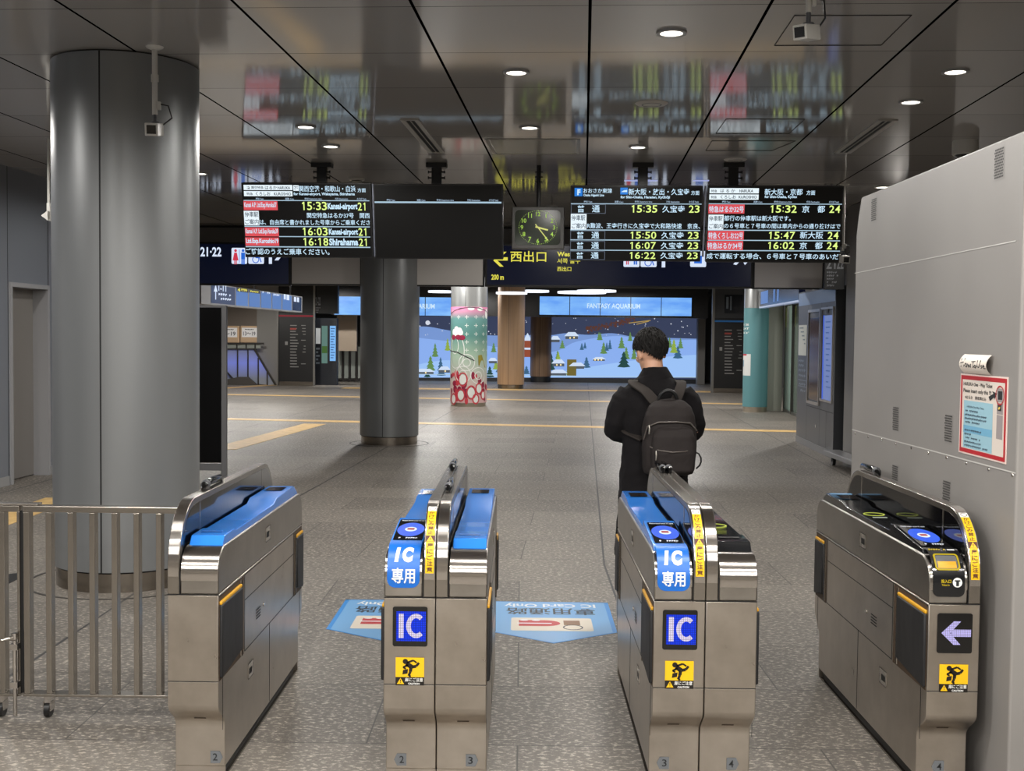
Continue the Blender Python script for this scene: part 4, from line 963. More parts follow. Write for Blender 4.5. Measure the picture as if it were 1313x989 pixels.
# ================================================================ far end of the hall
def flat(Y): return Plane((0, Y, 0), (1, 0, 0), (0, 0, 1))
def slabpx(pl, l, t, r, b, th, mb=None, off=0):
    mb = mb or MB(); return mb.rect(pl, pl.box(l, t, r, b), off, th)
A, B_ = fl(540, 488.2), fl(893, 492.2); dirx = (B_-A); dirx.z = 0; dirx.normalize(); print('led', A, B_)
LP = Plane((A.x, A.y, 0), dirx, ZZ); lrz = math.atan2(dirx.y, dirx.x)
Lb = lambda l, t, r, b: LP.box(l, t, r, b)
fb = Lb(524, 405.5, 894, 486)
base = LP.P((fb[0]+fb[2])/2, 0)
e = empty('picture_wall', base, lrz, 'wide lit picture wall showing a snowy village and fir trees at night', 'screen')
mb = MB(); mb.rect(LP, (fb[0]-.1, 0, fb[2]+.12, fb[3]+.05), -.01, .25); mb.build('housing', pm('wall housing', C(44, 46, 52), .4), e)
def lp(x, y): return LP.uv(x, y)
sky = em('lit night sky', 58, 66, 92, .95); t = NT(sky); sx = t.n.new('ShaderNodeSeparateXYZ'); t.link(t.pos(), sx.inputs[0])
mb = MB(); mb.rect(LP, Lb(524, 406, 893.5, 484.5), .0); mb.build('night_sky', sky, e)
def hill(name, mat, top, off):
    mb = MB(); pts = [(top[0][0], 484.3)]+top+[(top[-1][0], 484.3)]
    for p, q in zip(top, top[1:]): mb.pts2(LP, [lp(p[0], 484.3), lp(q[0], 484.3), lp(*q), lp(*p)], off)
    mb.build(name, mat, e)
def cubic(pts, n=6):
    out = []
    for i in range(len(pts)-1):
        p0, p1, p2, p3 = pts[max(i-1, 0)], pts[i], pts[i+1], pts[min(i+2, len(pts)-1)]
        for k in range(n):
            t = k/n; out.append(tuple(.5*((2*p1[j])+(-p0[j]+p2[j])*t+(2*p0[j]-5*p1[j]+4*p2[j]-p3[j])*t*t+(-p0[j]+3*p1[j]-3*p2[j]+p3[j])*t**3) for j in (0, 1)))
    return out+[pts[-1]]
sn1 = em('lit snow far', 122, 154, 214, .95); sn2 = em('lit snow mid', 138, 174, 238, 1.0); sn3 = em('lit snow near', 156, 194, 246, 1.0)
hill('far_snow', sn1, cubic([(525, 420), (548, 419), (577, 424), (624, 430), (680, 430), (706, 430), (726, 427.5), (755, 429.5), (785, 427.5), (812, 432), (840, 433), (893, 434.5)]), .004)
hill('mid_snow', sn2, cubic([(525, 432), (560, 436), (600, 440), (700, 452), (740, 438), (790, 431), (830, 436), (893, 436)]), .008)
hill('near_snow', sn3, cubic([(525, 470), (577, 462), (640, 474), (700, 478), (745, 472), (800, 464), (850, 458), (893, 455)]), .012)
def trees(name, mat, lst, off):
    mb = MB()
    for (x, yb, h, w) in lst:
        for k in range(4):
            t0 = yb-h*.92*k/4.3; hh = h*.42*(1-.12*k); ww = w*(1-.22*k)/2
            mb.pts2(LP, [lp(x-ww, t0-h*.04), lp(x, t0), lp(x+ww, t0-h*.04), lp(x, t0-hh)], off+k*.0005)
    mb.build(name, mat, e)
tg = em('lit fir green', 104, 144, 84, .9); tb = em('lit fir blue', 62, 104, 138, .9); ty = em('lit fir yellow green', 150, 178, 74, .9); td = em('lit fir dark', 36, 74, 72, .9)
trees('green_firs', tg, [(558, 458, 20, 9), (552, 476, 22, 13), (633, 452, 14, 8), (768, 436.5, 12, 6), (770, 436.5, 11, 6), (774, 454, 17, 10), (797, 447, 17, 10), (808, 437.5, 13, 7), (819, 434, 11, 6), (803, 461, 18, 10), (813, 461, 20, 8), (872.5, 447, 15, 8), (858.5, 446, 15, 8), (721, 447, 12, 8), (715, 463, 15, 8)], .016)
trees('blue_firs', tb, [(782, 448, 14, 6), (778, 450, 12, 6), (746, 449, 10, 6), (750, 447, 9, 5), (752, 472, 16, 11), (869, 460, 18, 13), (565, 476, 20, 9), (566, 482, 18, 12), (640, 478, 20, 9), (675, 480, 12, 10)], .02)
trees('dark_firs', td, [(799.8, 471.5, 23, 17), (707, 475, 24, 10), (548, 484, 14, 9), (628, 484, 16, 12)], .024)
trees('yellow_firs', ty, [(864, 453, 20, 11), (731, 481, 16, 12), (574, 450, 18, 8), (716, 462, 12, 7), (636, 474, 14, 9)], .028)
mb = MB()
for (x, y, w, h) in ((712, 439, 11, 8), (733, 435, 16, 9), (716, 470, 15, 9), (716, 482, 20, 8), (768, 463, 15, 5), (740, 473, 18, 8), (545, 480, 22, 7), (570, 478, 14, 8), (632, 466, 10, 7)):
    mb.pts2(LP, [lp(x-w/2, y), lp(x+w/2, y), lp(x+w/2, y-h*.5), lp(x-w/2, y-h*.5)], .03)
mb.build('house_walls', em('lit house', 92, 100, 110, .8), e)
mb = MB()
for (x, y, w, h) in ((712, 439, 11, 8), (733, 435, 16, 9), (716, 470, 15, 9), (716, 482, 20, 8), (768, 463, 15, 5), (740, 473, 18, 8), (545, 480, 22, 7), (570, 478, 14, 8), (632, 466, 10, 7)):
    mb.pts2(LP, [lp(x-w*.6, y-h*.42), lp(x+w*.6, y-h*.42), lp(x+w*.28, y-h), lp(x-w*.28, y-h)], .034)
mb.build('snowy_roofs', em('lit roof', 206, 222, 244, 1.0), e)
mb = MB()
for (x, y) in ((763, 461.5), (767, 461.5), (771, 461.5), (714, 468), (719, 468), (736, 433), (731, 433.5), (546, 478), (571, 476)): mb.rect(LP, (lambda q: (q[0]-.025, q[1]-.03, q[0]+.025, q[1]+.03))(lp(x, y)), .038)
mb.build('lit_windows', em('lit window', 250, 226, 160, 1.1), e)
mb = MB(); mb.rect(LP, Lb(727, 461, 739, 482), .03); mb.build('brown_tower', em('lit brown', 122, 110, 52, .8), e)
mb = MB(); mb.rect(LP, Lb(672, 437, 681, 458), .03); mb.build('red_tower', em('lit red tower', 160, 84, 60, .8), e)
mb = MB(); mb.pts2(LP, [lp(671, 437), lp(682, 437), lp(676.5, 427)], .032); mb.rect(LP, Lb(672, 446, 681, 448.5), .034); mb.build('tower_roof', em('lit roof', 206, 222, 244, 1.0), e)
rs = random.Random(5); mb = MB()
for k in range(70):
    x = rs.uniform(528, 890); y = rs.uniform(408, 430); q = lp(x, y); r = rs.uniform(.010, .024); mb.disc(LP, q[0], q[1], r, None, .014, 8)
q = lp(548.5, 414); mb.disc(LP, q[0], q[1], .085, None, .014, 20)
mb.build('stars', em('lit star', 220, 226, 240, .9), e)
mb = MB()
for k in range(120):
    tt = rs.random(); x = 752+tt*62+rs.uniform(-2, 2); y = 423-tt*13+rs.uniform(-3.6, 3.6); 
    if y < 407: continue
    q = lp(x, y); mb.disc(LP, q[0], q[1], rs.uniform(.02, .05), None, .036, 7)
mb.build('brown_specks', em('lit brown specks', 104, 68, 60, .7), e)
mb = MB(); a, b = lp(806, 414.5), lp(834, 411); mb.stroke(LP, a, b, .03, .04); a, b = lp(816, 416), lp(832, 412); mb.stroke(LP, a, b, .03, .04); mb.build('gold_runners', em('lit gold', 190, 160, 90, .8), e)
mb = MB(); mb.rect(LP, Lb(524, 481.5, 893.5, 482.3), .04); mb.build('lower_rule', em('lit rule', 190, 220, 240, .8), e)
# header with two strips of lit blue screens
HPn = Plane(LP.P(0, 0, 3.2), dirx, ZZ)
hb = HPn.box(425, 368, 908, 406)
mb = MB(); mb.prism([HPn.P(hb[0], hb[1]), HPn.P(hb[2], hb[1]), HPn.P(hb[2], CEIL-.02), HPn.P(hb[0], CEIL-.02)], -HPn.n*.5)
mb.build('wall_header', black_matt, kind='structure')
sblue = em('lit sky blue', 116, 176, 250, 1.0); t = NT(sblue); n = t.noise(t.scale(t.obj(), (.9, .9, 3)), 1.2, 3)
t.link(t.ramp(n, [(.35, C(104, 162, 244)), (.65, C(136, 192, 252))]), t.b.inputs['Emission Color'])
for (l, r, label) in ((428.5, 623.5, 'left strip of five lit blue screens above the picture wall'), (691.5, 887, 'right strip of five lit blue screens above the picture wall')):
    bx = HPn.box(l, 381.2, r, 404.6); ee = empty('screen_strip', HPn.P((bx[0]+bx[2])/2, bx[1]), lrz, label, 'screen', 'lit blue screen strips')
    mb = MB(); mb.rect(HPn, (bx[0]-.02, bx[1]-.02, bx[2]+.02, bx[3]+.02), .03, .03); mb.build('backing', black_matt, ee)
    w = (bx[2]-bx[0])/5
    for k in range(5): mb = MB(); mb.rect(HPn, (bx[0]+w*k+.012, bx[1], bx[0]+w*(k+1)-.012, bx[3]), .034); mb.build('screen', sblue, ee)
    m_ = (l+r)/2-2; tb_ = HPn.box(m_-34.5, 389.5, m_+33.5, 396.8); mb = MB(); text(mb, HPn, 'FANTASY AQUARIUM', tb_, .02, .038)
    mb.disc(HPn, (tb_[0]+tb_[2])/2, (tb_[1]+tb_[3])/2, .2, .2, .0365, 8) if 0 else None
    mb.build('lettering', em('lit pale lettering', 206, 232, 252, 1.0), ee)
# hanging ring lights
ringe = pm('ring light', (0, 0, 0, 1), .4, 0, C(236, 240, 250), 1.6)
for (px, py, w, Y, label) in ((656, 376, 40, 35.6, 'hanging ring light around the pale wood column'), (683, 373.6, 42, 38.5, 'upper hanging ring light right of the pale wood column'), (746, 375.2, 62, 36.5, 'hanging ring light in front of the right strip of blue screens'), (566, 374.2, 34, 37.5, 'hanging ring light beside the printed festive column'), (765, 373.4, 50, 38.6, 'farther hanging ring light above the right strip of blue screens')):
    c = depth(px, py, Y); R = w/2*Y/F; ee = empty('ring_light', c, 0, label, 'ceiling light', 'hanging ring lights')
    MB().ring(c, R-.1, R, -.03, .03, 48).build('ring', ringe, ee)
    for a in (0, 2.1, 4.2):
        p = c+V((math.cos(a), math.sin(a), 0))*(R-.05); mb = MB(); mb.cyl(p+ZZ*.03, V((p.x, p.y, CEIL-.006)), .006, n=6); mb.build('wire', black_matt, ee)
# ---- right side: pillar, directory board, teal pillar, glass doors
Y = fl(899, 493.5).y; P9 = flat(Y); bx = P9.box(894.5, 407, 904.5, 493.5)
mb = MB(); mb.box(bx[0], Y, 0, bx[2], Y+.35, CEIL-.01); mb.build('pillar', pm('pale pillar', C(112, 110, 108), .5), label='slim pale grey pillar at the right end of the picture wall', cat='pillar', bevel=.02)
def directory(l, r, t, b, posts, label, stripe, sc, stripey, tx):
    Y = fl((l+r)/2, b).y; P_ = flat(Y); bx = P_.box(l, t, r, b); ee = empty('directory_board', ((bx[0]+bx[2])/2, Y+.1, 0), 0, label, 'directory board', 'black directory boards')
    mb = MB(); mb.box(bx[0], Y, .14, bx[2], Y+.2, bx[3]); mb.build('panel', pm('directory black', C(22, 22, 23), .35), ee)
    mb = MB(); mb.box(bx[0], Y+.03, 0, bx[2], Y+.17, .14); mb.build('plinth', band_m, ee)
    q = P_.box(l, stripey-1, r, stripey+1.2); mb = MB(); mb.rect(P_, (bx[0], q[1], bx[2], q[3]), .004); mb.build('stripe', sc, ee)
    mb = MB(); mr_ = MB(); rs = random.Random(11); L0, L1 = tx[0], tx[1]
    n = 15
    for k in range(n):
        y = tx[2]+(tx[3]-tx[2])*k/(n-1); q = P_.box(L0, y-.6, L0+(L1-L0)*rs.uniform(.32, .55), y+.6); mb.rect(P_, q, .004)
        if rs.random() < .55 or k == 0: q = P_.box(L1-(L1-L0)*rs.uniform(.12, .3), y-.45, L1, y+.45); mr_.rect(P_, q, .004)
    q = P_.box(L0-6.5, (tx[2]+tx[3])/2-6, L0-3, (tx[2]+tx[3])/2-1.5); md_ = MB(); md_.rect(P_, q, .004)
    lm_ = pm('pale listing', C(128, 126, 124), .5, emit=C(128, 126, 124), es=.12); md_.build('marker', lm_, ee); mr_.build('side_listing', lm_, ee)
    mb.build('listing', pm('pale listing', C(128, 126, 124), .5, emit=C(128, 126, 124), es=.12), ee)
    mb = MB(); q = P_.box(L0, tx[2]+3.2, L0+(L1-L0)*.4, tx[2]+5.5); mb.rect(P_, q, .005); mb.build('red_entry', pm('red entry', C(170, 70, 60), .5), ee)
    for (pl_, pr_) in posts:
        q = P_.box(pl_, t, pr_, b); mb = MB(); mb.box(q[0], Y-.06, 0, q[2], Y+.0, CEIL-.02); mb.build('post', pm('steel post', C(128, 126, 122), .35, .6), ee)
    return ee, P_, bx
em_red = em('dim red stripe', 150, 44, 56, .6); em_bl = em('dim blue stripe', 40, 86, 130, .5)
directory(357, 402.5, 402, 495, ((356, 357.2), (401.8, 404.2)), 'black directory board with a red stripe beside the left staircase', 1, em_red, 405.2, (372, 392, 417.5, 470.5))
ee, P_, bx = directory(914.5, 956, 408, 504, ((911.8, 915.2),), 'black directory board with a blue stripe left of the teal pillar', 1, em_bl, 412, (929, 951, 423.5, 479))
# dark wall faces over both boards
mb = MB(); q = P_.box(915, 366, 957, 408); mb.box(q[0], P_.o.y+.01, q[1], q[2], P_.o.y+.2, CEIL-.02); mb.build('wall_over_right_board', dark_paint, kind='structure')
q = P_.box(929, 378, 952, 402); mb = MB(); mb.rect(P_, q, .02, .03); w_ = mb.build('wall_poster', pm('dark poster', C(30, 34, 42), .1), label='dark framed poster above the blue striped directory board', cat='poster')
mb = MB(); mb.rect(P_, (lambda z: (z[0], z[1], z[2], z[3]))(P_.box(931, 381, 934, 396)), .024); mb.rect(P_, P_.box(936, 380, 938, 398), .024); mb.build('white_print', pm('print grey', C(120, 130, 140), .4), w_)
Yl = fl(380, 495).y; Pl = flat(Yl); q = Pl.box(357, 366, 433, 402); mb = MB(); mb.box(q[0], Yl+.01, q[1], q[2], Yl+.3, CEIL-.02); mb.build('wall_over_left_board', black_matt, kind='structure')
mb = MB()
text(mb, Pl, '21-22', Pl.box(404.5, 381, 411, 391.5), .02, .012)
for k in range(3): scribble(mb, Pl, Pl.box(404.5, 394+k*2.9, 411-k, 396+k*2.9), 5, k, .012)
mb.build('wall_lettering', pm('pale banner print', C(130, 132, 136), .5), label='pale 21-22 lettering on the dark wall above the lit notice case', cat='lettering')
# notice case with two lit screens, left of the middle column
Yn = fl(416, 494).y; Pn = flat(Yn); q = Pn.box(404.5, 408, 432, 494)
ee = empty('notice_case', ((q[0]+q[2])/2, Yn+.15, 0), 0, 'dark notice case with two lit screens beside the red striped directory board', 'notice case')
mb = MB(); mb.box(q[0], Yn, 0, q[2], Yn+.3, q[3]); mb.build('cabinet', pm('notice case dark', C(34, 38, 46), .35), ee)
mb = MB(); mb.rect(Pn, Pn.box(412.5, 418, 420, 466), .006); mb.build('map_screen', em('lit green blue', 120, 160, 150, .55), ee)
mb = MB(); mb.rect(Pn, Pn.box(412.8, 444, 419.7, 453), .009); mb.build('green_field', em('lit dim green', 80, 120, 60, .6), ee)
mb = MB(); mb.rect(Pn, Pn.box(423, 418, 430.5, 463), .006); mb.build('timetable_screen', em('lit timetable blue', 130, 190, 250, .9), ee)
mb = MB()
for k in range(12): mb.rect(Pn, Pn.box(424, 421+k*3.4, 429.5-(k % 3), 422+k*3.4), .009)
mb.build('timetable_lines', em('dim blue lines', 60, 100, 170, .6), ee)
mb = MB(); mb.rect(Pn, Pn.box(405, 421, 411, 441), .006); mb.build('route_map', pm('pale paper', C(196, 200, 202), .5, emit=C(196, 200, 202), es=.3), ee)
mb = MB()
for k in range(5): mb.rect(Pn, Pn.box(405.2, 446+k*4.6, 410-(k % 2)*2, 448.4+k*4.6), .006)
mb.build('notice_print', pm('print grey', C(120, 130, 140), .4), ee)
# beige wall and second glass railing beyond
Yb = 41.0; Pb = flat(Yb); q = Pb.box(432, 403, 457, 489); mb = MB(); mb.box(q[0], Yb, 1.1, q[2], Yb+.2, q[3]); mb.build('wall_beige_panel', pm('warm beige wall', C(176, 160, 142), .5), kind='structure')  # one even beige colour
railm = pm('dark railing', C(48, 46, 44), .4); glassm = pm('frosted glass', C(150, 156, 150), .35)
def glass_railing(Y, l, r, t, b, n, label):
    P_ = flat(Y); q = P_.box(l, t, r, b); ee = empty('glass_railing', ((q[0]+q[2])/2, Y, 0), 0, label, 'railing', 'glass railings at the far end')
    mb = MB(); mb.box(q[0], Y-.03, q[3]-.06, q[2], Y+.03, q[3]); mb.build('handrail', railm, ee); mb = MB(); mb.box(q[0], Y-.02, .04, q[2], Y+.02, .1); mb.build('bottom_rail', railm, ee)
    w = (q[2]-q[0])/n
    for k in range(n+1): mb = MB(); x = q[0]+w*k; mb.box(x-.03, Y-.025, 0, x+.03, Y+.025, q[3]-.05); mb.build('post', railm, ee)
    for k in range(n): mb = MB(); x = q[0]+w*k; mb.box(x+.05, Y-.008, .12, x+w-.05, Y+.008, q[3]-.1); mb.build('pane', glassm, ee)
glass_railing(fl(445, 489.5).y, 431, 466, 441, 489.5, 4, 'frosted glass railing just left of the plain middle column')
# staircase on the left with railing and lit beige signs
Ys = fl(320, 495).y+1.2; Pst = flat(Ys)
mb = MB(); q = Pst.box(256, 392, 358, 494); mb.box(q[0], Ys+3.2, 0, q[2], Ys+3.4, CEIL-.02); mb.build('wall_stair_back', pm('stair wall', C(150, 140, 130), .6), kind='structure')
q = Pst.box(332, 398, 341, 494); mb = MB(); mb.box(q[0], Ys-.3, 0, q[2]+.9, Ys-.1, CEIL-.02) ; mb.build('wall_stair_end', pm('stair end wall', C(140, 138, 134), .4), kind='structure')
ee = empty('staircase', (Pst.box(290, 0, 355, 1)[0]+.9, Ys-.5, 0), 0, 'staircase entrance with blue lit glass side and dark railings at far left', 'staircase')
def quadbox(name, pts, th, mat, Yq=None):
    P_ = flat(Yq or Ys-.6); mb = MB(); mb.prism([P_.P(*P_.uv(x, y)) for x, y in pts], (0, th, 0)); return mb.build(name, mat, ee)
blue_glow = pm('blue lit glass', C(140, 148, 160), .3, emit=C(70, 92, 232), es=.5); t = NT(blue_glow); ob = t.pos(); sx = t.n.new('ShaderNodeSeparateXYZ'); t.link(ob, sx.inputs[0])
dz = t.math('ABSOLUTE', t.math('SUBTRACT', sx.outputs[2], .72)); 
t.link(t.math('MULTIPLY', t.math('MAXIMUM', t.math('SUBTRACT', 1, t.math('MULTIPLY', dz, 1.9)), .03), .45), t.b.inputs['Emission Strength'])  # blue light on the glass painted as emission, fading away from mid height
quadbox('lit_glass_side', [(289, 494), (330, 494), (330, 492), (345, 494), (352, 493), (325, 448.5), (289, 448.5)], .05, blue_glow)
quadbox('upper_glass', [(289, 447), (334, 447), (334, 441), (289, 441)], .04, glassm)
quadbox('top_rail', [(289, 441.8), (338, 441.8), (338, 439.6), (289, 439.6)], .08, railm, Ys-.65)
quadbox('mid_rail', [(289, 448.8), (325.5, 448.8), (325.5, 446.8), (289, 446.8)], .08, railm, Ys-.65)
quadbox('sloping_rail', [(352, 494), (354.5, 494), (327, 447), (324, 447)], .08, railm, Ys-.65)
for x, y0, y1 in ((304.5, 447, 486), (317.8, 447, 484), (331, 459, 494), (342.5, 477, 494), (303.5, 440, 447), (315.5, 440, 447), (327, 440, 447)):
    quadbox('post', [(x-.8, y1), (x+.8, y1), (x+.8, y0), (x-.8, y0)], .06, railm, Ys-.64)
quadbox('inner_rail', [(289, 474), (289, 476.5), (303, 493), (306, 493)], .05, railm, Ys-.7)
quadbox('step_nosing', [(318, 483.5), (330, 494), (289, 494), (289, 487), (306, 483.5)], .3, pm('stair tread', C(70, 66, 62), .6), Ys-.72)
sgm = pm('beige sign housing', C(196, 168, 136), .5, emit=C(196, 160, 120), es=.15)
Yk = Ys+1.4; Pk = flat(Yk)
for (l, r, s, label) in ((281, 306, '1～19', 'left of the two beige lit signs above the staircase railing'), (308, 331.5, '13～19', 'right of the two beige lit signs above the staircase railing')):
    q = Pk.box(l, 418, r, 439.5); e2 = empty('beige_sign', ((q[0]+q[2])/2, Yk+.1, q[1]), 0, label, 'sign', 'beige signs over the staircase')
    mb = MB(); mb.rect(Pk, q, 0, .2); mb.build('housing', sgm, e2, bevel=.03)
    mb = MB(); mb.rect(Pk, Pk.box(l+2, 420.5, r-2, 432.5), .006); mb.build('sign_face', pm('sign white', C(206, 202, 198), .5, emit=C(206, 202, 198), es=.4), e2)
    mb = MB(); scribble(mb, Pk, Pk.box(l+6, 422, r-6, 423.6), 6, 8, .009); text(mb, Pk, s, Pk.box(l+4, 425.5, r-4, 430.5), .02, .009); mb.build('lettering', ink, e2)
    for x in (l+3, r-3): p = Pk.hit(x, 439.5); mb = MB(); mb.cyl(V((p.x, Yk+.1, 0)), V((p.x, Yk+.1, q[1]+.01)), .03, n=8); mb.build('post', railm, e2)
# navy sign band running along the left side
U6 = -6.5; PL6 = Plane(hp(U6, 0, 0), hy, ZZ)
a0 = PL6.uv(258, 380)[0]; a1 = PL6.uv(387.5, 388)[0]; zt_ = PL6.uv(270, 365)[1]; zb_ = PL6.uv(270, 388.5)[1]
ee = empty('sign_band', PL6.P((a0+a1)/2, zb_, -.1), -HA, 'lit blue direction sign band with a white up arrow and 1-11 on the left', 'sign')
mb = MB(); mb.rect(PL6, (a0, zb_-.03, a1, zt_+.02), 0, .2); mb.build('casing', pm('sign casing', C(140, 140, 140), .4), ee)
bsel = em('lit sign blue', 84, 128, 196, .8); bdk = em('lit sign navy', 48, 66, 104, .7)
for (l, r, mt) in ((270, 301.5, bdk), (302, 318, bsel), (318.8, 333.5, bsel), (334.2, 348, bsel), (348.6, 361, bsel), (361.6, 374, bsel), (374.6, 386.5, pm('navy sign face', C(9, 13, 30), .2))):
    mb = MB(); mb.rect(PL6, (PL6.uv(l, 380)[0]+.02, zb_, PL6.uv(r, 380)[0]-.02, zt_), .004); mb.build('panel', mt, ee)
q = lambda l, t, r, b: PL6.box(l, t, r, b)
a, b = PL6.uv(276, 377); piece('arrow', sign_w, ee, lambda mb: (mb.stroke(PL6, (a, b-.1), (a, b+.06), .05, .008), mb.pts2(PL6, [(a-.1, b+.04), (a+.1, b+.04), (a, b+.17)], .008)))
piece('lettering', sign_w, ee, lambda mb: text(mb, PL6, '1-11', q(279.5, 366, 289.5, 373.5), .03, .008))
for y in (376.5, 382): piece('small_print', sign_w, ee, lambda mb: scribble(mb, PL6, q(279.5, y, 296, y+3.6), 6, int(y), .008))
piece('small_print', sign_w, ee, lambda mb: scribble(mb, PL6, q(336, 374, 346, 377), 5, 3, .008)); piece('small_print', sign_w, ee, lambda mb: scribble(mb, PL6, q(350, 377, 358, 380), 4, 4, .008))
for bx_ in ((363.5, 377.5, 366, 384), (367, 378, 370.5, 385), (376.5, 381, 379.5, 387), (380.5, 381.5, 383, 387.5)): piece('icon_panel', sign_w, ee, lambda mb: mb.rect(PL6, q(*bx_), .008))
mb = MB(); mb.rect(PL6, q(303, 369, 318, 374.5), .007); mb.rect(PL6, q(319, 371, 333, 376), .007); mb.build('black_field', black_matt, ee)
mb = MB(); text(mb, PL6, '4', q(304, 369.5, 307.5, 374), .03, .01); scribble(mb, PL6, q(308.5, 370, 316.5, 374), 4, 5, .01); scribble(mb, PL6, q(320, 373, 331, 375.5), 5, 6, .01); mb.build('yellow_print', sign_y, ee)
for k in range(3): p = PL6.P(a0+(a1-a0)*(.1+.4*k), zt_, -.1); mb = MB(); mb.cyl(p, V((p.x, p.y, CEIL)), .015, n=8); mb.build('hanger_rod', black_matt, ee)
# teal pillar with poster
ct, Rt = tang(952.5, 984.5, 529); print('teal', ct, Rt)
teal = pm('teal painted pillar', C(88, 138, 144), .45)
ee = empty('teal_pillar', (ct.x, ct.y, 0), 0, 'round teal pillar with a small white poster in the right background', 'pillar')
zt_ = depth(968, 395.5, ct.y).z
MB().lathe(ct, [(Rt, .12), (Rt, zt_)], 64).build('teal_cladding', teal, ee, smooth=30)
MB().lathe(ct, [(Rt, zt_+.002), (Rt, CEIL-.01)], 64).build('upper_shaft', bright, ee, smooth=30)
MB().lathe(ct, [(Rt-.01, 0), (Rt-.01, .12)], 64).build('base_band', pm('pale band', C(176, 166, 150), .3, .8), ee, smooth=30)
cyt = Cyl(ct, Rt, -PI/2)
def tq(px, py):
    th_ = seam_at(ct, Rt, px, py); th_ = th_-2*PI if th_ > PI/2 else th_; p = ct+V((math.cos(th_), math.sin(th_), 0))*Rt; d = ray(px, py); return ((th_+PI/2)*Rt, EYE.z+d.z*(p.y/d.y))
a0, b1 = tq(953.3, 454); a1, b0 = tq(962.2, 482)
def cyrect(mb, a0, b0, a1, b1, off):
    n = 6
    for k in range(n): u, v = a0+(a1-a0)*k/n, a0+(a1-a0)*(k+1)/n; mb.poly([cyt.P(u, b0, off), cyt.P(v, b0, off), cyt.P(v, b1, off), cyt.P(u, b1, off)])
mb = MB(); cyrect(mb, a0, b0, a1, b1, .004); po = mb.build('poster', pm('white paper', C(214, 216, 214), .5), ee)
mb = MB(); cyrect(mb, a0, b1-.035, a0+(a1-a0)*.6, b1, .006); mb.build('red_heading', pm('red print', C(196, 40, 60), .5), po)
mb = MB(); cyrect(mb, a0+.02, b0+.2, a0+.06, b0+.35, .006); mb.build('blue_print', pm('blue print', C(90, 140, 170), .5), po)
mb = MB()
for (y, s) in ((416.5, 'TS'), (421.5, 'OAT'), (427, 'AT')):
    A0, B1 = tq(953.6, y-1.2); A1, B0 = tq(960.5, y+1.2); vs, fs, _ = glyphs(s, .02); mb.add([cyt.P(A0+(A1-A0)*x, B0+(B1-B0)*yy, .005) for x, yy in vs], fs)
mb.build('white_lettering', sticker_w, ee)
# beige wall piece and glass doors
Yg = fl(992, 527).y; Pg = flat(Yg)
q = Pg.box(980, 395, 1003.5, 527); mb = MB(); mb.box(q[0], Yg+.02, 0, q[2], Yg+.5, CEIL-.02); mb.build('wall_right_return', pm('greenish grey wall', C(156, 157, 146), .45), kind='structure')
dn = V((fl(1022, 535).x-fl(1003.5, 527).x, fl(1022, 535).y-fl(1003.5, 527).y, 0))
o_ = fl(1003.5, 527); e_ = fl(1025, 536); dv = (e_-o_); Pd = Plane(o_, dv, ZZ); Ld = dv.length
ee = empty('glass_door', o_+dv*.5, math.atan2(dv.y, dv.x), 'tall frosted glass doors between the teal pillar and the information cabinet', 'door')
mb = MB(); mb.frame(Pd, (0, 0, Ld, 2.5), .06, .0, .08); mb.rect(Pd, (Ld*.48, 0, Ld*.48+.05, 2.5), 0.01, .08); mb.build('frame', pm('door frame dark', C(86, 88, 84), .35, .4), ee)
mb = MB(); mb.rect(Pd, (.06, .06, Ld*.47, 2.44), -.03, .02); mb.build('pane', pm('greenish glass', C(150, 176, 166), .2), ee)
mb = MB(); mb.rect(Pd, (Ld*.56, .06, Ld-.06, 2.44), -.03, .02); mb.build('pane', pm('darker glass', C(98, 112, 104), .15), ee)
mb = MB(); mb.rect(Pd, (.1, 1.95, .14, 2.4), -.02); mb.rect(Pd, (Ld*.6, 1.95, Ld*.6+.04, 2.4), -.02); mb.build('painted_reflection_strip', em('lime reflection glow', 130, 134, 60, .45), ee)  # reflections in the panes painted as glowing strips
mb = MB(); mb.prism([Pd.P(0, 2.5), Pd.P(Ld, 2.5), Pd.P(Ld, CEIL-.02), Pd.P(0, CEIL-.02)], -Pd.n*.3); mb.build('wall_over_doors', dark_paint, kind='structure')
# dark sign over the doors
U4 = 3.9; Pu = Plane(hp(U4, 0, 0), -hy, ZZ)
a0, a1 = Pu.uv(974, 390)[0], Pu.uv(1024, 380)[0]; zb_ = Pu.uv(974, 393.5)[1]; zt_ = zb_+.42
ee = empty('door_sign', Pu.P((a0+a1)/2, zb_, -.06), -HA, 'dark hanging sign with a pale lower edge above the glass doors', 'sign')
mb = MB(); mb.rect(Pu, (a0, zb_, a1, zt_), 0, .12); mb.build('casing', pm('navy sign face', C(9, 13, 30), .2), ee)
mb = MB(); mb.rect(Pu, (a0, zb_-.035, a1, zb_), .004, .128); mb.build('lower_edge', pm('pale edge', C(150, 160, 180), .4, emit=C(150, 170, 210), es=.3), ee)
mb = MB()
for f0, f1 in ((.04, .25), (.4, .44), (.5, .54)): mb.rect(Pu, (a0+(a1-a0)*f0, zb_+.05, a0+(a1-a0)*f1, zt_-.1), .004)
mb.build('pale_fields', bsel, ee)
for f in (.15, .85): p = Pu.P(a0+(a1-a0)*f, zt_, -.06); mb = MB(); mb.cyl(p, V((p.x, p.y, CEIL)), .015, n=8); mb.build('hanger_rod', black_matt, ee)
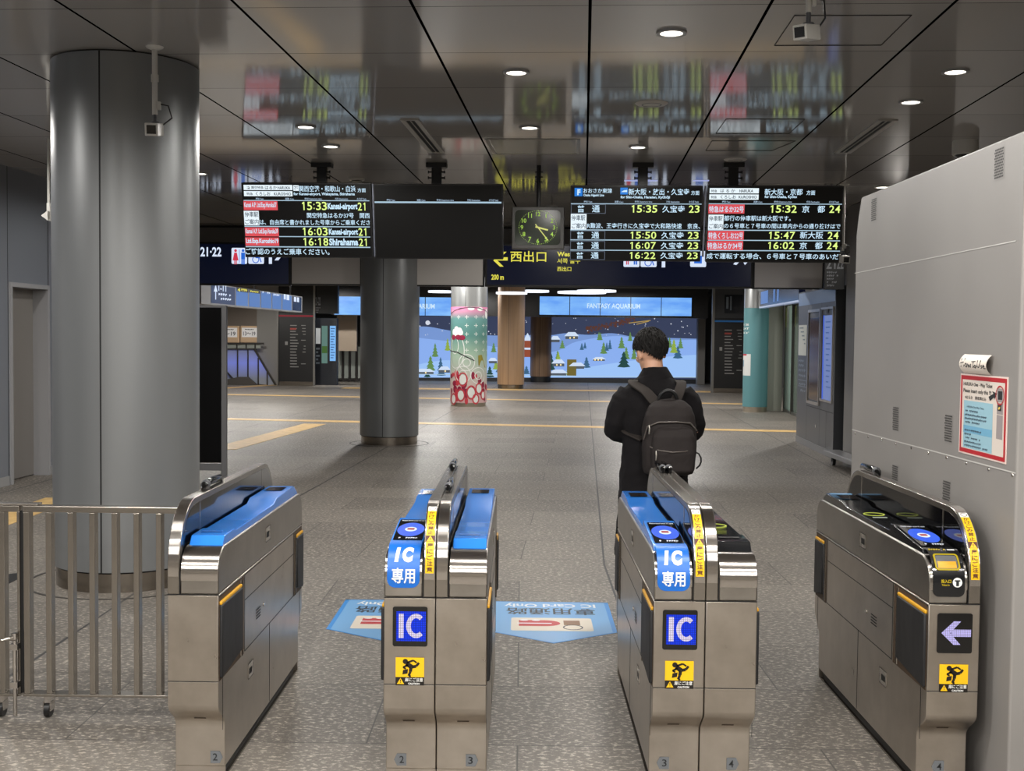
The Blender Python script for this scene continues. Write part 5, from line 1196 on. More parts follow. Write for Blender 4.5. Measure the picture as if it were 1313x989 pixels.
# information cabinet along the right wall
IU = RU+.02
Pi = Plane(hp(IU-.0, 0, 0), -hy, ZZ)
ia0, ia1 = Pi.uv(1022.5, 480)[0], Pi.uv(1070, 480)[0]
ee = empty('information_cabinet', Pi.P((ia0+ia1)/2, 0, -.12), -HA, 'tall dark information cabinet with a lit blue timetable on the right wall', 'information cabinet')
cabm = pm('cabinet grey', C(62, 64, 68), .4, .2)
mb = MB(); mb.rect(Pi, (ia0, .1, ia1, 2.42), 0, .22); mb.build('cabinet', cabm, ee)
mb = MB(); mb.rect(Pi, (ia0, 0, ia1, .1), .01, .2); mb.build('kick_plate', pm('kick plate', C(110, 110, 112), .4, .3), ee)
ib = lambda l, t, r, b: Pi.box(l, t, r, b)
mb = MB(); zz0 = Pi.uv(1048, 389.5)[1]; mb.rect(Pi, (ia0+.02, zz0, ia1-.02, 2.40), .006); mb.build('top_panel', pm('pale blue panel', C(120, 140, 170), .3), ee)
mb = MB(); mb.frame(Pi, ib(1036.5, 397, 1051.8, 519), .04, .02, .02); mb.build('case_frame', steel_side, ee)
mb = MB(); mb.rect(Pi, ib(1038.5, 408, 1050, 513), .008); mb.build('poster_case', pm('painted brown reflection', C(92, 74, 62), .1), ee)  # brown base colour stands in for a reflection in the glass
mb = MB(); mb.frame(Pi, ib(1053, 394, 1068.5, 516), .03, .02, .02); mb.build('case_frame', steel_side, ee)
mb = MB(); mb.rect(Pi, ib(1056.8, 404.5, 1067.8, 513.5), .008); tm_ = mb.build('timetable', em('lit timetable violet', 112, 132, 190, .75), ee)
mb = MB()
for k in range(13): y = 412+k*7; mb.rect(Pi, ib(1060, y, 1066-(k % 4), y+1.6), .012)
mb.build('timetable_lines', em('dim blue lines', 60, 100, 170, .6), tm_)
mb = MB(); mb.rect(Pi, ib(1055.5, 404.5, 1056.8, 513.5), .01); mb.build('blue_edge', em('lit deep blue', 40, 90, 220, .9), tm_)
mb = MB(); p = Pi.uv(1061.5, 397.5); mb.pts2(Pi, [(p[0], p[1]-.07), (p[0]+.09, p[1]), (p[0], p[1]+.07), (p[0]-.09, p[1])], .012); mb.build('dark_diamond', black_matt, ee)
mb = MB(); mb.rect(Pi, ib(1024.5, 417, 1034.8, 456), .006); mp = mb.build('route_map', pm('map paper', C(186, 190, 184), .5), ee)
mb = MB()
for k in range(5): mb.rect(Pi, ib(1026+k*1.4, 420+k*5, 1031+k*.6, 421.5+k*5), .009)
mb.build('map_lines', pm('map lines', C(90, 110, 120), .5), mp)
mb = MB()
for y in (461, 467, 473, 480, 491, 499): scribble(mb, Pi, ib(1024.5, y, 1033.5, y+4), 4, y, .006)
mb.rect(Pi, ib(1024, 487.3, 1034.5, 488.2), .006); mb.rect(Pi, ib(1024, 495.3, 1034.5, 496.2), .006)
mb.build('lettering', pm('print grey', C(150, 156, 160), .4), ee)
mb = MB()
for x in (1035.6, 1052.4): a = Pi.uv(x, 480)[0]; mb.rect(Pi, (a-.006, .1, a+.006, 2.40), .006)
mb.rect(Pi, (Pi.uv(1035.6, 480)[0], Pi.uv(1043, 522)[1]-.01, ia1, Pi.uv(1043, 522)[1]), .006); a = Pi.uv(1061, 480)[0]; mb.rect(Pi, (a-.006, .12, a+.006, Pi.uv(1043, 522)[1]), .006)
mb.build('door_seams', dark, ee)
mb = MB()
for (x, y) in ((1047, 519), (1046.5, 546.5)): p = Pi.uv(x, y); mb.disc(Pi, p[0], p[1], .025, None, .012, 12)
mb.build('lock', chrome, ee)
# grey wall jog and low castered ledge nearer on the right
JX = 4.3
mb = MB(); mb.box(JX, 13.2, .0, JX+.5, 15.6, CEIL-.01); mb.build('wall_right_jog', grey_wall, kind='structure')
ee = empty('rolling_base', (JX-.12, 15.0, 0), 0, 'low grey castered base at the foot of the right wall behind the black gate', 'trolley')
mb = MB(); mb.box(JX-.24, 14.3, .12, JX-.01, 15.7, .19); mb.build('deck', pm('deck grey', C(120, 120, 122), .4), ee, bevel=.01)
for y in (14.45, 15.5):
    mb = MB(); mb.cyl((JX-.17, y, .055), (JX-.13, y, .055), .055, n=16); mb.box(JX-.18, y-.02, .05, JX-.12, y+.02, .125); mb.build('caster', black_plastic, ee)
# ================================================================ the person walking away behind the third gate
PX, PY = .745, 6.5
pe = empty('person', (PX, PY, 0), 0, 'person in a dark coat seen from behind, head bowed to the left, both elbows bent', 'person')
def PV(x, y, z): return V((PX+x, PY+y, z))
def fuse(name, mbs, meshes, voxel, smooth_it, mat, parent, disp=None):
    """join shapes into one continuous skin by voxel remeshing"""
    bm = bmesh.new()
    for m_ in meshes: bm.from_mesh(m_)
    for mb in mbs:
        me = bpy.data.meshes.new('tmp'); me.from_pydata([tuple(v) for v in mb.v], [], mb.f); me.update()
        b2 = bmesh.new(); b2.from_mesh(me); bmesh.ops.recalc_face_normals(b2, faces=b2.faces); b2.to_mesh(me); b2.free(); bm.from_mesh(me); bpy.data.meshes.remove(me)
    me = bpy.data.meshes.new(name); bm.to_mesh(me); bm.free()
    o = bpy.data.objects.new(name, me); COL.objects.link(o)
    r = o.modifiers.new('remesh', 'REMESH'); r.mode = 'VOXEL'; r.voxel_size = voxel; r.use_smooth_shade = True
    s = o.modifiers.new('smooth', 'SMOOTH'); s.iterations = smooth_it; s.factor = .5
    if disp:
        tx = bpy.data.textures.new('cloth folds', 'CLOUDS'); tx.noise_scale = disp[1]; tx.noise_depth = 2
        d = o.modifiers.new('folds', 'DISPLACE'); d.texture = tx; d.strength = disp[0]; d.mid_level = .5; d.texture_coords = 'LOCAL'
    dg = bpy.context.evaluated_depsgraph_get(); res = bpy.data.meshes.new_from_object(o.evaluated_get(dg), depsgraph=dg); bpy.data.objects.remove(o)
    M = WM[parent.name].inverted(); res.transform(M); res.materials.clear(); res.materials.append(mat)
    for p in res.polygons: p.use_smooth = True; p.material_index = 0
    res.name = name
    o = bpy.data.objects.new(name, res); COL.objects.link(o); o.parent = parent; WM[o.name] = WM[parent.name]; return o
skin_m = pm('skin', C(196, 150, 124), .5); skin_m.node_tree.nodes['Principled BSDF'].inputs['Subsurface Weight'].default_value = .0
coat_m = pm('black wool coat', C(17, 15, 17), .9, spec=.25); t = NT(coat_m); t.bump(t.noise(t.obj(), 240, 2), .15, .004)
hair_m = pm('black hair', C(14, 12, 11), .7, spec=.25)
# one continuous body: trunk, tapering arms bent forward, legs, hands, neck and head fused together
parts = []
def limb(path, rad, n=16): mb = MB(); mb.tube(path, rad, n); parts.append(mb)
def ball(c, r): mb = MB(); mb.sph(c, r, 18, 12); parts.append(mb)
mb = MB(); mb.rings([[PV(rx*math.cos(2*PI*k/28), cy_+ry*math.sin(2*PI*k/28), z) for k in range(28)] for z, rx, ry, cy_ in ((.80, .10, .08, 0), (.86, .155, .105, 0), (.95, .158, .105, 0), (1.08, .132, .092, 0), (1.2, .142, .098, 0), (1.30, .150, .094, 0), (1.37, .125, .074, 0), (1.41, .088, .062, 0), (1.44, .066, .060, 0))]); parts.append(mb)
hands = []
for s in (-1, 1):
    ex = -.222 if s < 0 else .215
    sh, el, mid, wr, pm_ = PV(s*.145, -.008, 1.345), PV(ex, -.02, 1.165), PV(s*.155, .12, 1.135), PV(s*.09, .255, 1.15), PV(s*.068, .315, 1.178)
    limb([sh, sh.lerp(el, .5), el], [.044, .042, .037]); ball(sh, .044); ball(el, .041)
    limb([el, mid, wr], [.041, .038, .026]); ball(wr, .027)
    mb = MB(); mb.sph(wr.lerp(pm_, .62), (.020, .046, .040), 18, 12); parts.append(mb); hands.append((s, pm_))
    hip, kn, an, toe = PV(s*.085, 0, .86), PV(s*.095, .03*s+.01, .48), PV(s*.095, .05*s-.02, .09), PV(s*.105, .05*s+.10, .035)
    limb([hip, hip.lerp(kn, .45), kn, kn.lerp(an, .35), an], [.085, .073, .054, .052, .036]); ball(an, .037)
    limb([an-ZZ*.03, PV(s*.1, .05*s+.03, .045), toe], [.036, .034, .022]); ball(toe, .022); ball(an-ZZ*.045-V((0, .02, 0)), .03)
for s, c in hands:      # four fingers and a thumb, curled around in front of the chest
    for i, (L, o_) in enumerate(((.068, -.024), (.076, -.008), (.071, .008), (.056, .023))):
        f0 = c+V((0, -.012, 0))+V((-s*.002, .0, o_)); f1 = f0+V((-s*.012, L*.5+.022, .008)); f2 = f1+V((-s*.022, L*.22, -.002)); f3 = f2+V((-s*.018, -L*.05, -.006))
        mb = MB(); mb.tube([f0, f1, f2, f3], [.0088, .0082, .0076, .006], 10); parts.append(mb)
    t0 = c+V((-s*.012, -.012, .020)); t1 = t0+V((-s*.022, .028, .020)); t2 = t1+V((-s*.008, .026, .004)); mb = MB(); mb.tube([t0, t1, t2], [.0115, .010, .0075], 10); parts.append(mb)
# head, turned left and bowed
HC = PV(-.025, .03, 1.585); HR = Matrix.Translation(HC) @ Euler((math.radians(-13), math.radians(-3), math.radians(24)), 'XYZ').to_matrix().to_4x4()
def head_pts(mb): mb.v = [HR @ p for p in mb.v]; return mb
mb = MB(); mb.sph((0, 0, .015), (.076, .092, .098), 28, 20); parts.append(head_pts(mb))
mb = MB(); mb.rings([[V((rx*math.cos(2*PI*k/20), y0+ry*math.sin(2*PI*k/20), z)) for k in range(20)] for z, rx, ry, y0 in ((-.112, .026, .03, .062), (-.10, .040, .045, .045), (-.06, .058, .066, .022), (-.01, .070, .078, .012), (.03, .072, .082, .008))]); parts.append(head_pts(mb))
mb = MB(); mb.tube([(0, .090, .012), (0, .104, -.018), (0, .112, -.036), (0, .098, -.044)], [.008, .011, .014, .009], 10); parts.append(head_pts(mb))
for q in (-1, 1):
    mb = MB(); mb.sph((q*.079, -.005, -.012), (.010, .020, .033), 14, 10); parts.append(head_pts(mb))
    mb = MB(); mb.sph((q*.036, .072, -.026), (.024, .018, .022), 12, 8); parts.append(head_pts(mb))
mb = MB(); mb.sph((0, .086, -.073), (.022, .014, .007), 12, 8); parts.append(head_pts(mb))
mb = MB(); mb.sph((0, .087, -.083), (.019, .013, .007), 12, 8); parts.append(head_pts(mb))
mb = MB(); mb.tube([PV(-.0, -.0, 1.40), PV(-.01, .005, 1.48), PV(-.02, .02, 1.56)], [.062, .054, .056], 18); parts.append(mb)
body = fuse('body', parts, [], .0052, 2, skin_m, pe)
for q in (-1, 1):
    mb = MB(); mb.sph((q*.031, .085, .0), (.013, .008, .008), 12, 8); head_pts(mb).build('eye', pm('eye', C(60, 44, 36), .2), body, smooth=60)
    mb = MB(); mb.tube([(q*.012, .097, .020), (q*.032, .094, .025), (q*.052, .080, .018)], [.003, .004, .002], 8); head_pts(mb).build('eyebrow', hair_m, body, smooth=60)
mb = MB(); mb.sph((0, .096, -.078), (.018, .006, .002), 12, 6); head_pts(mb).build('lips', pm('lips', C(150, 90, 80), .5), body, smooth=60)
# hair: a shaped cap and many short locks
rs = random.Random(2)
def hair_r(th, ph):
    d = V((math.sin(th)*math.cos(ph), math.sin(th)*math.sin(ph), math.cos(th)))
    return d
mb = MB(); rings_ = []
NT_, NP_ = 22, 44
def low_limit(ph):
    # polar angle where the hair stops: low at the nape, high over the brow, over the ears at the sides
    f = (math.sin(ph)+1)/2      # 1 in front
    return 2.20-1.0*max(f, 0)**.5
def hug(th): return 1-.13*max(0, min(1, (th-1.45)/.6))
for j in range(NT_+1):
    r = []
    for k in range(NP_):
        ph = 2*PI*k/NP_; th_ = .03+(low_limit(ph)-.03)*j/NT_
        d = hair_r(th_, ph); n = 1+.02*math.sin(ph*9+th_*5)+.015*math.sin(ph*17-th_*9)
        ed = 1-.06*max(0, (j/NT_-.8)/.2)
        n *= 1.0; hg_ = hug(th_); r.append(V((d.x*.0925*n*ed*hg_, d.y*.108*n*ed*hg_-.006, .015+d.z*.118*n)))
    rings_.append(r)
mb.rings(rings_, True, True)
cap = [mb]
for k in range(700):
    ph = rs.uniform(0, 2*PI); lim = low_limit(ph); th_ = lim*math.sqrt(rs.uniform(.0, 1.0))
    path, rad_ = [], []
    L = rs.uniform(.18, .38); dph = rs.uniform(-.25, .25)
    for i in range(5):
        f = i/4; tt = min(th_+L*f, low_limit(ph)+.05+.06*f); pp = ph+dph*f; d = hair_r(tt, pp); lift = 1.005+.05*math.sin(f*2.2)*(1 if th_ < 1.5 else .5)
        hg_ = hug(tt); path.append(V((d.x*.0925*lift*hg_, d.y*.108*lift*hg_-.006, .015+d.z*.118*lift))); rad_.append(.0050*(1-f)+.0008)
    m2 = MB(); m2.tube(path, rad_, 5); cap.append(m2)
hb_ = MB()
for m2 in cap: hb_.add(m2.v, m2.f)
head_pts(hb_).build('hair', hair_m, pe, smooth=60)
# coat: torso loft and sleeves fused
def sup(cx, cy_, z, rx, ry, p=2.4, n=40):
    out = []
    for k in range(n):
        a = 2*PI*k/n; c_, s_ = math.cos(a), math.sin(a)
        out.append(PV(cx+rx*math.copysign(abs(c_)**(2/p), c_), cy_+ry*math.copysign(abs(s_)**(2/p), s_), z))
    return out
tor = MB(); tor.rings([sup(0, 0, z, rx, ry) for z, rx, ry in ((.44, .215, .165), (.6, .205, .155), (.8, .196, .145), (.95, .186, .138), (1.08, .178, .130), (1.2, .184, .128), (1.30, .192, .124), (1.365, .186, .112), (1.405, .150, .095), (1.435, .105, .082), (1.455, .078, .074))])
slv = []
for s in (-1, 1):
    e_ = -.222 if s < 0 else .215
    m2 = MB(); m2.tube([PV(s*.145, -.0, 1.36), PV(s*.178, -.008, 1.315), PV(s*.200, -.014, 1.25), PV(e_*.985, -.022, 1.185), PV(e_*.98, .0, 1.150), PV(s*.185, .09, 1.13), PV(s*.135, .19, 1.135), PV(s*.10, .245, 1.15)], [.062, .069, .068, .064, .064, .060, .054, .046], 18); slv.append(m2)
coat = fuse('coat', [tor]+slv, [], .0085, 6, coat_m, pe, (.022, .09))
mb = MB(); n = 36; R0 = [(1.425, .105, .088), (1.445, .098, .086), (1.50, .064, .070), (1.502, .058, .064), (1.46, .060, .066)]
rg = []
for z, rx, ry in R0: rg.append([PV(rx*math.cos(2*PI*k/n), ry*math.sin(2*PI*k/n)+.004+(.012 if z > 1.47 else 0), z-(.055 if math.sin(2*PI*k/n) > .75 else 0)) for k in range(n)])
mb.rings(rg, True, False); mb.build('coat_collar', coat_m, coat, smooth=60)
mb = MB(); mb.box(PX-.004, PY-.150, .46, PX+.004, PY-.135, .90); mb.build('back_vent', black_matt, coat)
trm = pm('dark trousers', C(17, 17, 20), .85, spec=.25); shm = pm('black shoes', C(18, 18, 18), .4)
for s in (-1, 1):
    mb = MB(); mb.tube([PV(s*.09, 0, .88), PV(s*.095, .03*s+.01, .48), PV(s*.096, .05*s-.02, .10), PV(s*.096, .05*s-.018, .055)], [.10, .078, .066, .064], 18); mb.build('trouser_leg', trm, pe, smooth=60)
    mb = MB(); mb.rings([[PV(s*.10+w*math.cos(2*PI*k/16), .05*s+y, max(.002, zc+h*math.sin(2*PI*k/16))) for k in range(16)] for y, w, zc, h in ((-.09, .02, .05, .03), (-.07, .036, .05, .055), (-.02, .042, .05, .06), (.06, .046, .035, .045), (.13, .044, .025, .03), (.17, .026, .02, .018))]); mb.build('shoe', shm, pe, smooth=60)
# ---- backpack
bag_m = pm('dark grey backpack cloth', C(38, 33, 32), .8, spec=.3); t = NT(bag_m); t.bump(t.noise(t.obj(), 300, 2), .2, .003)
strap_m = pm('strap webbing', C(46, 41, 38), .8, spec=.3); zip_m = pm('zip metal', C(150, 146, 138), .35, .8)
BX, BY = PX+.052, PY-.225
bp = empty('backpack', (BX, BY, .93), 0, 'dark grey backpack with zipped front pocket worn on the back of the person', 'backpack')
def bsup(z, rx, ry, cy_=0, cx=0, p=3.2, n=40):
    out = []
    for k in range(n):
        a = 2*PI*k/n; c_, s_ = math.cos(a), math.sin(a)
        out.append(V((BX+cx+rx*math.copysign(abs(c_)**(2/p), c_), BY+cy_+ry*math.copysign(abs(s_)**(2/p), s_), z)))
    return out
main = MB(); main.rings([bsup(z, rx, ry, cy_) for z, rx, ry, cy_ in ((.925, .105, .05, .02), (.935, .128, .072, .005), (.97, .138, .082, 0), (1.08, .144, .086, 0), (1.18, .142, .084, .004), (1.25, .132, .078, .01), (1.295, .112, .066, .018), (1.320, .085, .05, .028), (1.332, .05, .03, .036))])
mbag = fuse('main_bag', [main], [], .007, 3, bag_m, bp, (.012, .08))
pk = MB(); pk.rings([bsup(z, rx, ry, cy_, .012) for z, rx, ry, cy_ in ((.945, .09, .03, -.085), (.96, .112, .05, -.082), (1.05, .120, .056, -.082), (1.14, .114, .05, -.078), (1.175, .098, .036, -.070), (1.19, .07, .02, -.065))])
fpk = fuse('front_pocket', [pk], [], .006, 3, bag_m, bp, (.010, .07))
zy = BY-.135
mb = MB(); mb.tube([V((BX+x, BY+y, z)) for x, y, z in ((-.112, -.09, 1.085), (-.07, -.131, 1.070), (0, -.142, 1.062), (.07, -.136, 1.066), (.125, -.10, 1.085))], .0045, 8); mb.build('pocket_zip', pm('dark zip', C(90, 84, 80), .4, .4), bp, smooth=60)
mb = MB(); mb.tube([V((BX+x, BY+y, z)) for x, y, z in ((-.142, -.05, 1.12), (-.125, -.075, 1.19), (-.07, -.086, 1.215), (.03, -.088, 1.218), (.10, -.08, 1.212), (.140, -.05, 1.17))], .0045, 8); mb.build('main_zip', pm('dark zip', C(90, 84, 80), .4, .4), bp, smooth=60)
for (x, y, z) in ((-.085, -.134, 1.055), (-.118, -.086, 1.188)):
    mb = MB(); mb.tube([V((BX+x, BY+y, z+.012)), V((BX+x+.002, BY+y-.006, z-.006)), V((BX+x, BY+y-.005, z-.036))], [.004, .0055, .004], 8); mb.build('zip_pull', zip_m, bp, smooth=60)
mb = MB(); n = 18; mb.tube([V((BX+.05*math.cos(PI*k/n)-.006, BY+.035-.02*math.sin(PI*k/n), 1.318+.062*math.sin(PI*k/n))) for k in range(n+1)], .010, 10); mb.build('carry_loop', black_matt, bp, smooth=60)
def ribbon(path, w, th_, side):
    mb = MB(); path = [V(p) for p in path]; rg = []
    for i, p in enumerate(path):
        tt = (path[min(i+1, len(path)-1)]-path[max(i-1, 0)]).normalized(); sd = V(side[i] if isinstance(side, list) else side); sd = (sd-tt*sd.dot(tt)).normalized(); nn = tt.cross(sd)
        rg.append([p+sd*w/2+nn*th_/2, p-sd*w/2+nn*th_/2, p-sd*w/2-nn*th_/2, p+sd*w/2-nn*th_/2])
    mb.rings(rg); return mb
for s in (-1, 1):
    x1 = -.148 if s < 0 else .150; xb = .0 if s < 0 else .080
    P3 = [PV(xb, -.178, 1.295), PV((xb*.75+x1*.25), -.165, 1.335), PV((xb+x1)/2, -.142, 1.375), PV(x1*.88, -.088, 1.412), PV(x1*.82, -.02, 1.424), PV(x1*.80, .06, 1.402), PV(x1*.80, .112, 1.34), PV(x1*.86, .136, 1.25), PV(x1*1.08, .10, 1.19), PV(x1*1.18, -.03, 1.155), PV(x1*.72+.03, -.135, 1.11)]
    P3 = [V(p) for p in P3]; fine = []
    for i in range(len(P3)-1):
        q = [P3[max(i-1, 0)], P3[i], P3[i+1], P3[min(i+2, len(P3)-1)]]
        for k in range(5):
            u = k/5; fine.append(.5*((2*q[1])+(-q[0]+q[2])*u+(2*q[0]-5*q[1]+4*q[2]-q[3])*u*u+(-q[0]+3*q[1]-3*q[2]+q[3])*u**3))
    fine.append(P3[-1])
    ribbon(fine, .056, .011, (1, 0, .0)).build('shoulder_strap', strap_m, bp, smooth=50, bevel=.003)
mb = MB(); mb.tube([V((BX+.142, BY+.0, 1.05)), V((BX+.160, BY-.006, 1.043)), V((BX+.171, BY-.01, 1.02)), V((BX+.172, BY-.01, 1.0)), V((BX+.165, BY-.008, .98)), V((BX+.148, BY, .962))], .0045, 8); mb.build('side_strap', black_matt, bp, smooth=60)
# ================================================================ railing at the left
FY = 4.98
zr = depth(110, 652, FY).z
xs_of = lambda px, py: depth(px, py, FY).x
def fence(x0, x1, bars, label, bolt=None):
    e = empty('railing_section', ((x0+x1)/2, FY, 0), 0, label, 'railing', 'brushed steel railing sections')
    mb = MB(); mb.box(x0, FY-.024, zr-.016, x1, FY+.024, zr+.012); mb.build('top_rail', rail_steel, e, bevel=.004)
    mb = MB(); mb.box(x0, FY-.03, .092, x1, FY+.03, .104); mb.build('bottom_rail', rail_steel, e, bevel=.002)
    for x, w in bars: mb = MB(); mb.box(x-w/2, FY-.022, .104, x+w/2, FY+.022, zr-.016); mb.build('bar', rail_steel, e, bevel=.002)
    return e
def caster(e, x):
    mb = MB(); mb.box(x-.016, FY-.02, .062, x+.016, FY+.02, .092); mb.box(x-.018, FY-.03, .03, x-.013, FY+.015, .07); mb.box(x+.013, FY-.03, .03, x+.018, FY+.015, .07); f = mb.build('caster_fork', chrome, e)
    mb = MB(); mb.cyl((x-.0115, FY-.008, .031), (x+.0115, FY-.008, .031), .0305, n=20); mb.build('caster_wheel', black_plastic, e, smooth=40)
bx_ = [xs_of(p, 780) for p in (37.5, 65, 93, 120.5, 149, 177, 205.5)]
e1 = fence(xs_of(34.2, 780)-.006, -1.276, [(bx_[0]-.002, .026)]+[(x, .024) for x in bx_[1:]], 'brushed steel railing section between the leftmost gate and the black gap')
caster(e1, xs_of(63.5, 917))
xr_ = xs_of(29.5, 780); x0_ = xr_-1.35
e2 = fence(x0_, xr_-.003, [(xr_-.010, .012)]+[(xs_of(5.5, 780)-.0945*k, .024) for k in range(0, 13)], 'brushed steel railing section with a drop bolt left of the black gap')
caster(e2, xs_of(3.5, 915)); caster(e2, x0_+.1)
mb = MB(); mb.box(xr_-.006, FY-.012, .104, xs_of(34.2, 780)+.0, FY+.012, zr-.016); mb.build('gap_strip', black_matt, e2)
mb = MB(); mb.obox(((xs_of(34.2, 780)-.03), FY, zr+.0165), (.09, 0, 0), (0, .027, 0), (0, 0, .004)); mb.build('joint_plate', pm('bright plate', C(190, 184, 176), .25, 1.0), e2, bevel=.002)
xb = xs_of(24.5, 880)
mb = MB(); mb.cyl((xb, FY-.04, .012), (xb, FY-.04, .355), .0085, n=12); bo = mb.build('drop_bolt', chrome, e2, smooth=40)
mb = MB(); mb.tube([(xb, FY-.04, .345), (xb-.015, FY-.06, .352), (xb-.045, FY-.07, .345)], [.010, .009, .006], 10); mb.cyl((xb, FY-.04, .345), (xb, FY-.04, .37), .013, n=12); mb.build('bolt_handle', chrome, bo, smooth=40)
mb = MB(); mb.box(xb-.016, FY-.055, .30, xb+.016, FY-.022, .325); mb.box(xb-.016, FY-.055, .135, xb+.016, FY-.022, .16); mb.build('bolt_guide', chrome, bo)
# ================================================================ security cameras
def cctv(name_pole_px, ztop, zcam, Y, label, yaw_, tilt, L=.17, w=.085, poleR=.017, top=True):
    p = depth(name_pole_px, 100, Y); x = p.x
    e = empty('security_camera', (x, Y, CEIL), 0, label, 'security camera', 'ceiling security cameras')
    mb = MB(); mb.cyl((x, Y, zcam+.09), (x, Y, CEIL-.0003), poleR, n=16); mb.build('pole', white_paint, e, smooth=40)
    mb = MB(); zc = (zcam+CEIL)/2+.06; mb.cyl((x, Y, zc-.022), (x, Y, zc+.022), poleR+.006, n=16); mb.build('pole_collar', white_paint, e, smooth=40)
    mb = MB(); mb.lathe((x, Y, CEIL-.02), [(poleR+.004, 0), (.05, .012), (.055, .0197)], 28); mb.build('ceiling_cup', white_paint, e, smooth=40)
    M = Matrix.Translation(V((x, Y, zcam))) @ Euler((tilt, 0, yaw_), 'XYZ').to_matrix().to_4x4()
    mb = MB(); mb.box(-w/2, -L*.6, -w/2, w/2, L*.4, w/2); mb.v = [M @ v for v in mb.v]; hs = mb.build('housing', white_paint, e, bevel=.004)
    mb = MB(); mb.box(-w*.36, -L*.6-.0025, -w*.34, w*.36, -L*.6+.001, w*.34); mb.v = [M @ v for v in mb.v]; mb.build('lens_window', pm('lens glass', C(30, 28, 26), .1), hs)
    mb = MB(); mb.cyl((x, Y, zcam+w*.45), (x, Y, zcam+.092), .011, n=12); mb.lathe((x, Y, zcam+w*.45), [(.026, 0), (.026, .012)], 20); mb.build('swivel', dark_paint, e, smooth=40)
    mb = MB(); mb.box(x+poleR, Y-.012, zcam+.12, x+poleR+.02, Y+.012, zcam+.17); mb.build('cable_box', white_paint, e, bevel=.002)
    b = M @ V((0, L*.4, 0)); mb = MB(); mb.tube([V((x+poleR+.02, Y, zcam+.155)), V((x+poleR+.06, Y+.02, zcam+.15)), V((x+poleR+.075, Y+.05, zcam+.08)), b+V((.012, .0, .01))], .005, 8); mb.build('cable', black_plastic, e, smooth=50)
    return e
p = ce(198, 60)
cctv(198.5, 0, depth(198, 166, p.y).z, p.y, 'white security camera on a pole in front of the wide left column', math.radians(7), math.radians(10), L=.2, w=.078)
cctv(1035, 0, depth(1035, 42, 5.35).z, 5.35, 'white security camera seen whole against the ceiling, turned left', math.radians(-38), math.radians(10), L=.15, w=.066, poleR=.013)
pz = 13.4
cctv(1086, 0, depth(1083, 332, pz).z, pz, 'small security camera on a long pole right of the rightmost departure board', math.radians(6), math.radians(10), L=.18, w=.085, poleR=.012)
# small speaker on a drop pole by the left column
p = ce(62, 178); e = empty('drop_speaker', (p.x, p.y, CEIL), 0, 'small pale triangular speaker on a drop pole left of the wide column', 'speaker')
zt_ = depth(62, 262, p.y).z; mb = MB(); mb.cyl((p.x, p.y, zt_), (p.x, p.y, CEIL-.0002), .012, n=10); mb.build('pole', white_paint, e)
q = depth(59, 277, p.y); mb = MB(); mb.prism([q+V((.03, -.04, .045)), q+V((.03, -.04, -.045)), q+V((-.03, -.04, 0))], (0, .09, 0)); mb.box(p.x-.014, p.y-.014, q.z-.03, p.x+.014, p.y+.014, zt_+.01); mb.build('horn', white_paint, e)
# ================================================================ grey enclosure on the right
EX = 1.722
EP = Plane((EX, 0, 0), (0, -1, 0), (0, 0, 1))    # normal faces -x
yn, yf = -EP.uv(1303, 600)[0], -EP.uv(1094.5, 450)[0]; zt_ = EP.uv(1104.5, 253)[1]; yc = -EP.uv(1104.5, 253)[0]; zc = EP.uv(1098.5, 279)[1]
print('encl', yn, yf, zt_, zc)
enc_m = pm('pale grey enclosure', C(156, 153, 149), .42); t = NT(enc_m); n = t.noise(t.scale(t.obj(), (1, 1, 1)), 1.4, 2)
t.link(t.ramp(n, [(.3, C(130, 127, 124)), (.7, C(141, 138, 135))]), t.b.inputs['Base Color'])
e = empty('metal_enclosure', (EX+.6, (yn+yf)/2, 0), 0, 'tall pale grey metal enclosure carrying a red bordered poster and perforated vents', 'enclosure')
mb = MB(); mb.prism([(EX, yn, 0), (EX, yf, 0), (EX, yf, zc-.1), (EX, yf-.03, zc), (EX, yc, zt_), (EX, yn, zt_)], (1.2, 0, 0)); mb.build('shell', enc_m, e, bevel=.008)
mb = MB(); a, b = EP.uv(1095, 350)[1], 0
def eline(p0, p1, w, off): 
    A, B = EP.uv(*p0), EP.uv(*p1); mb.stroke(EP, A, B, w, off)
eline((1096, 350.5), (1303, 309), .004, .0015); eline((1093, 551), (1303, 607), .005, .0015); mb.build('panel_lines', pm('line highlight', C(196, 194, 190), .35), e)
mb = MB(); 
for (x, y) in ((1097, 553), (1113.5, 557), (1131, 561), (1149, 566), (1169, 571), (1190.5, 577.5), (1214, 583), (1239.5, 590), (1268, 597.5), (1298.5, 605)):
    a, b = EP.uv(x, y); mb.add(MB().lathe((0, 0, 0), [(.0065, 0), (.0055, .003), (.002, .0045)], 12).v, MB().lathe((0, 0, 0), [(.0065, 0), (.0055, .003), (.002, .0045)], 12).f)
    for i in range(36): v = mb.v[-36+i]; mb.v[-36+i] = EP.P(a+v.x, b-.012+v.y, v.z+.0005)
mb.build('rivets', chrome, e, smooth=50)
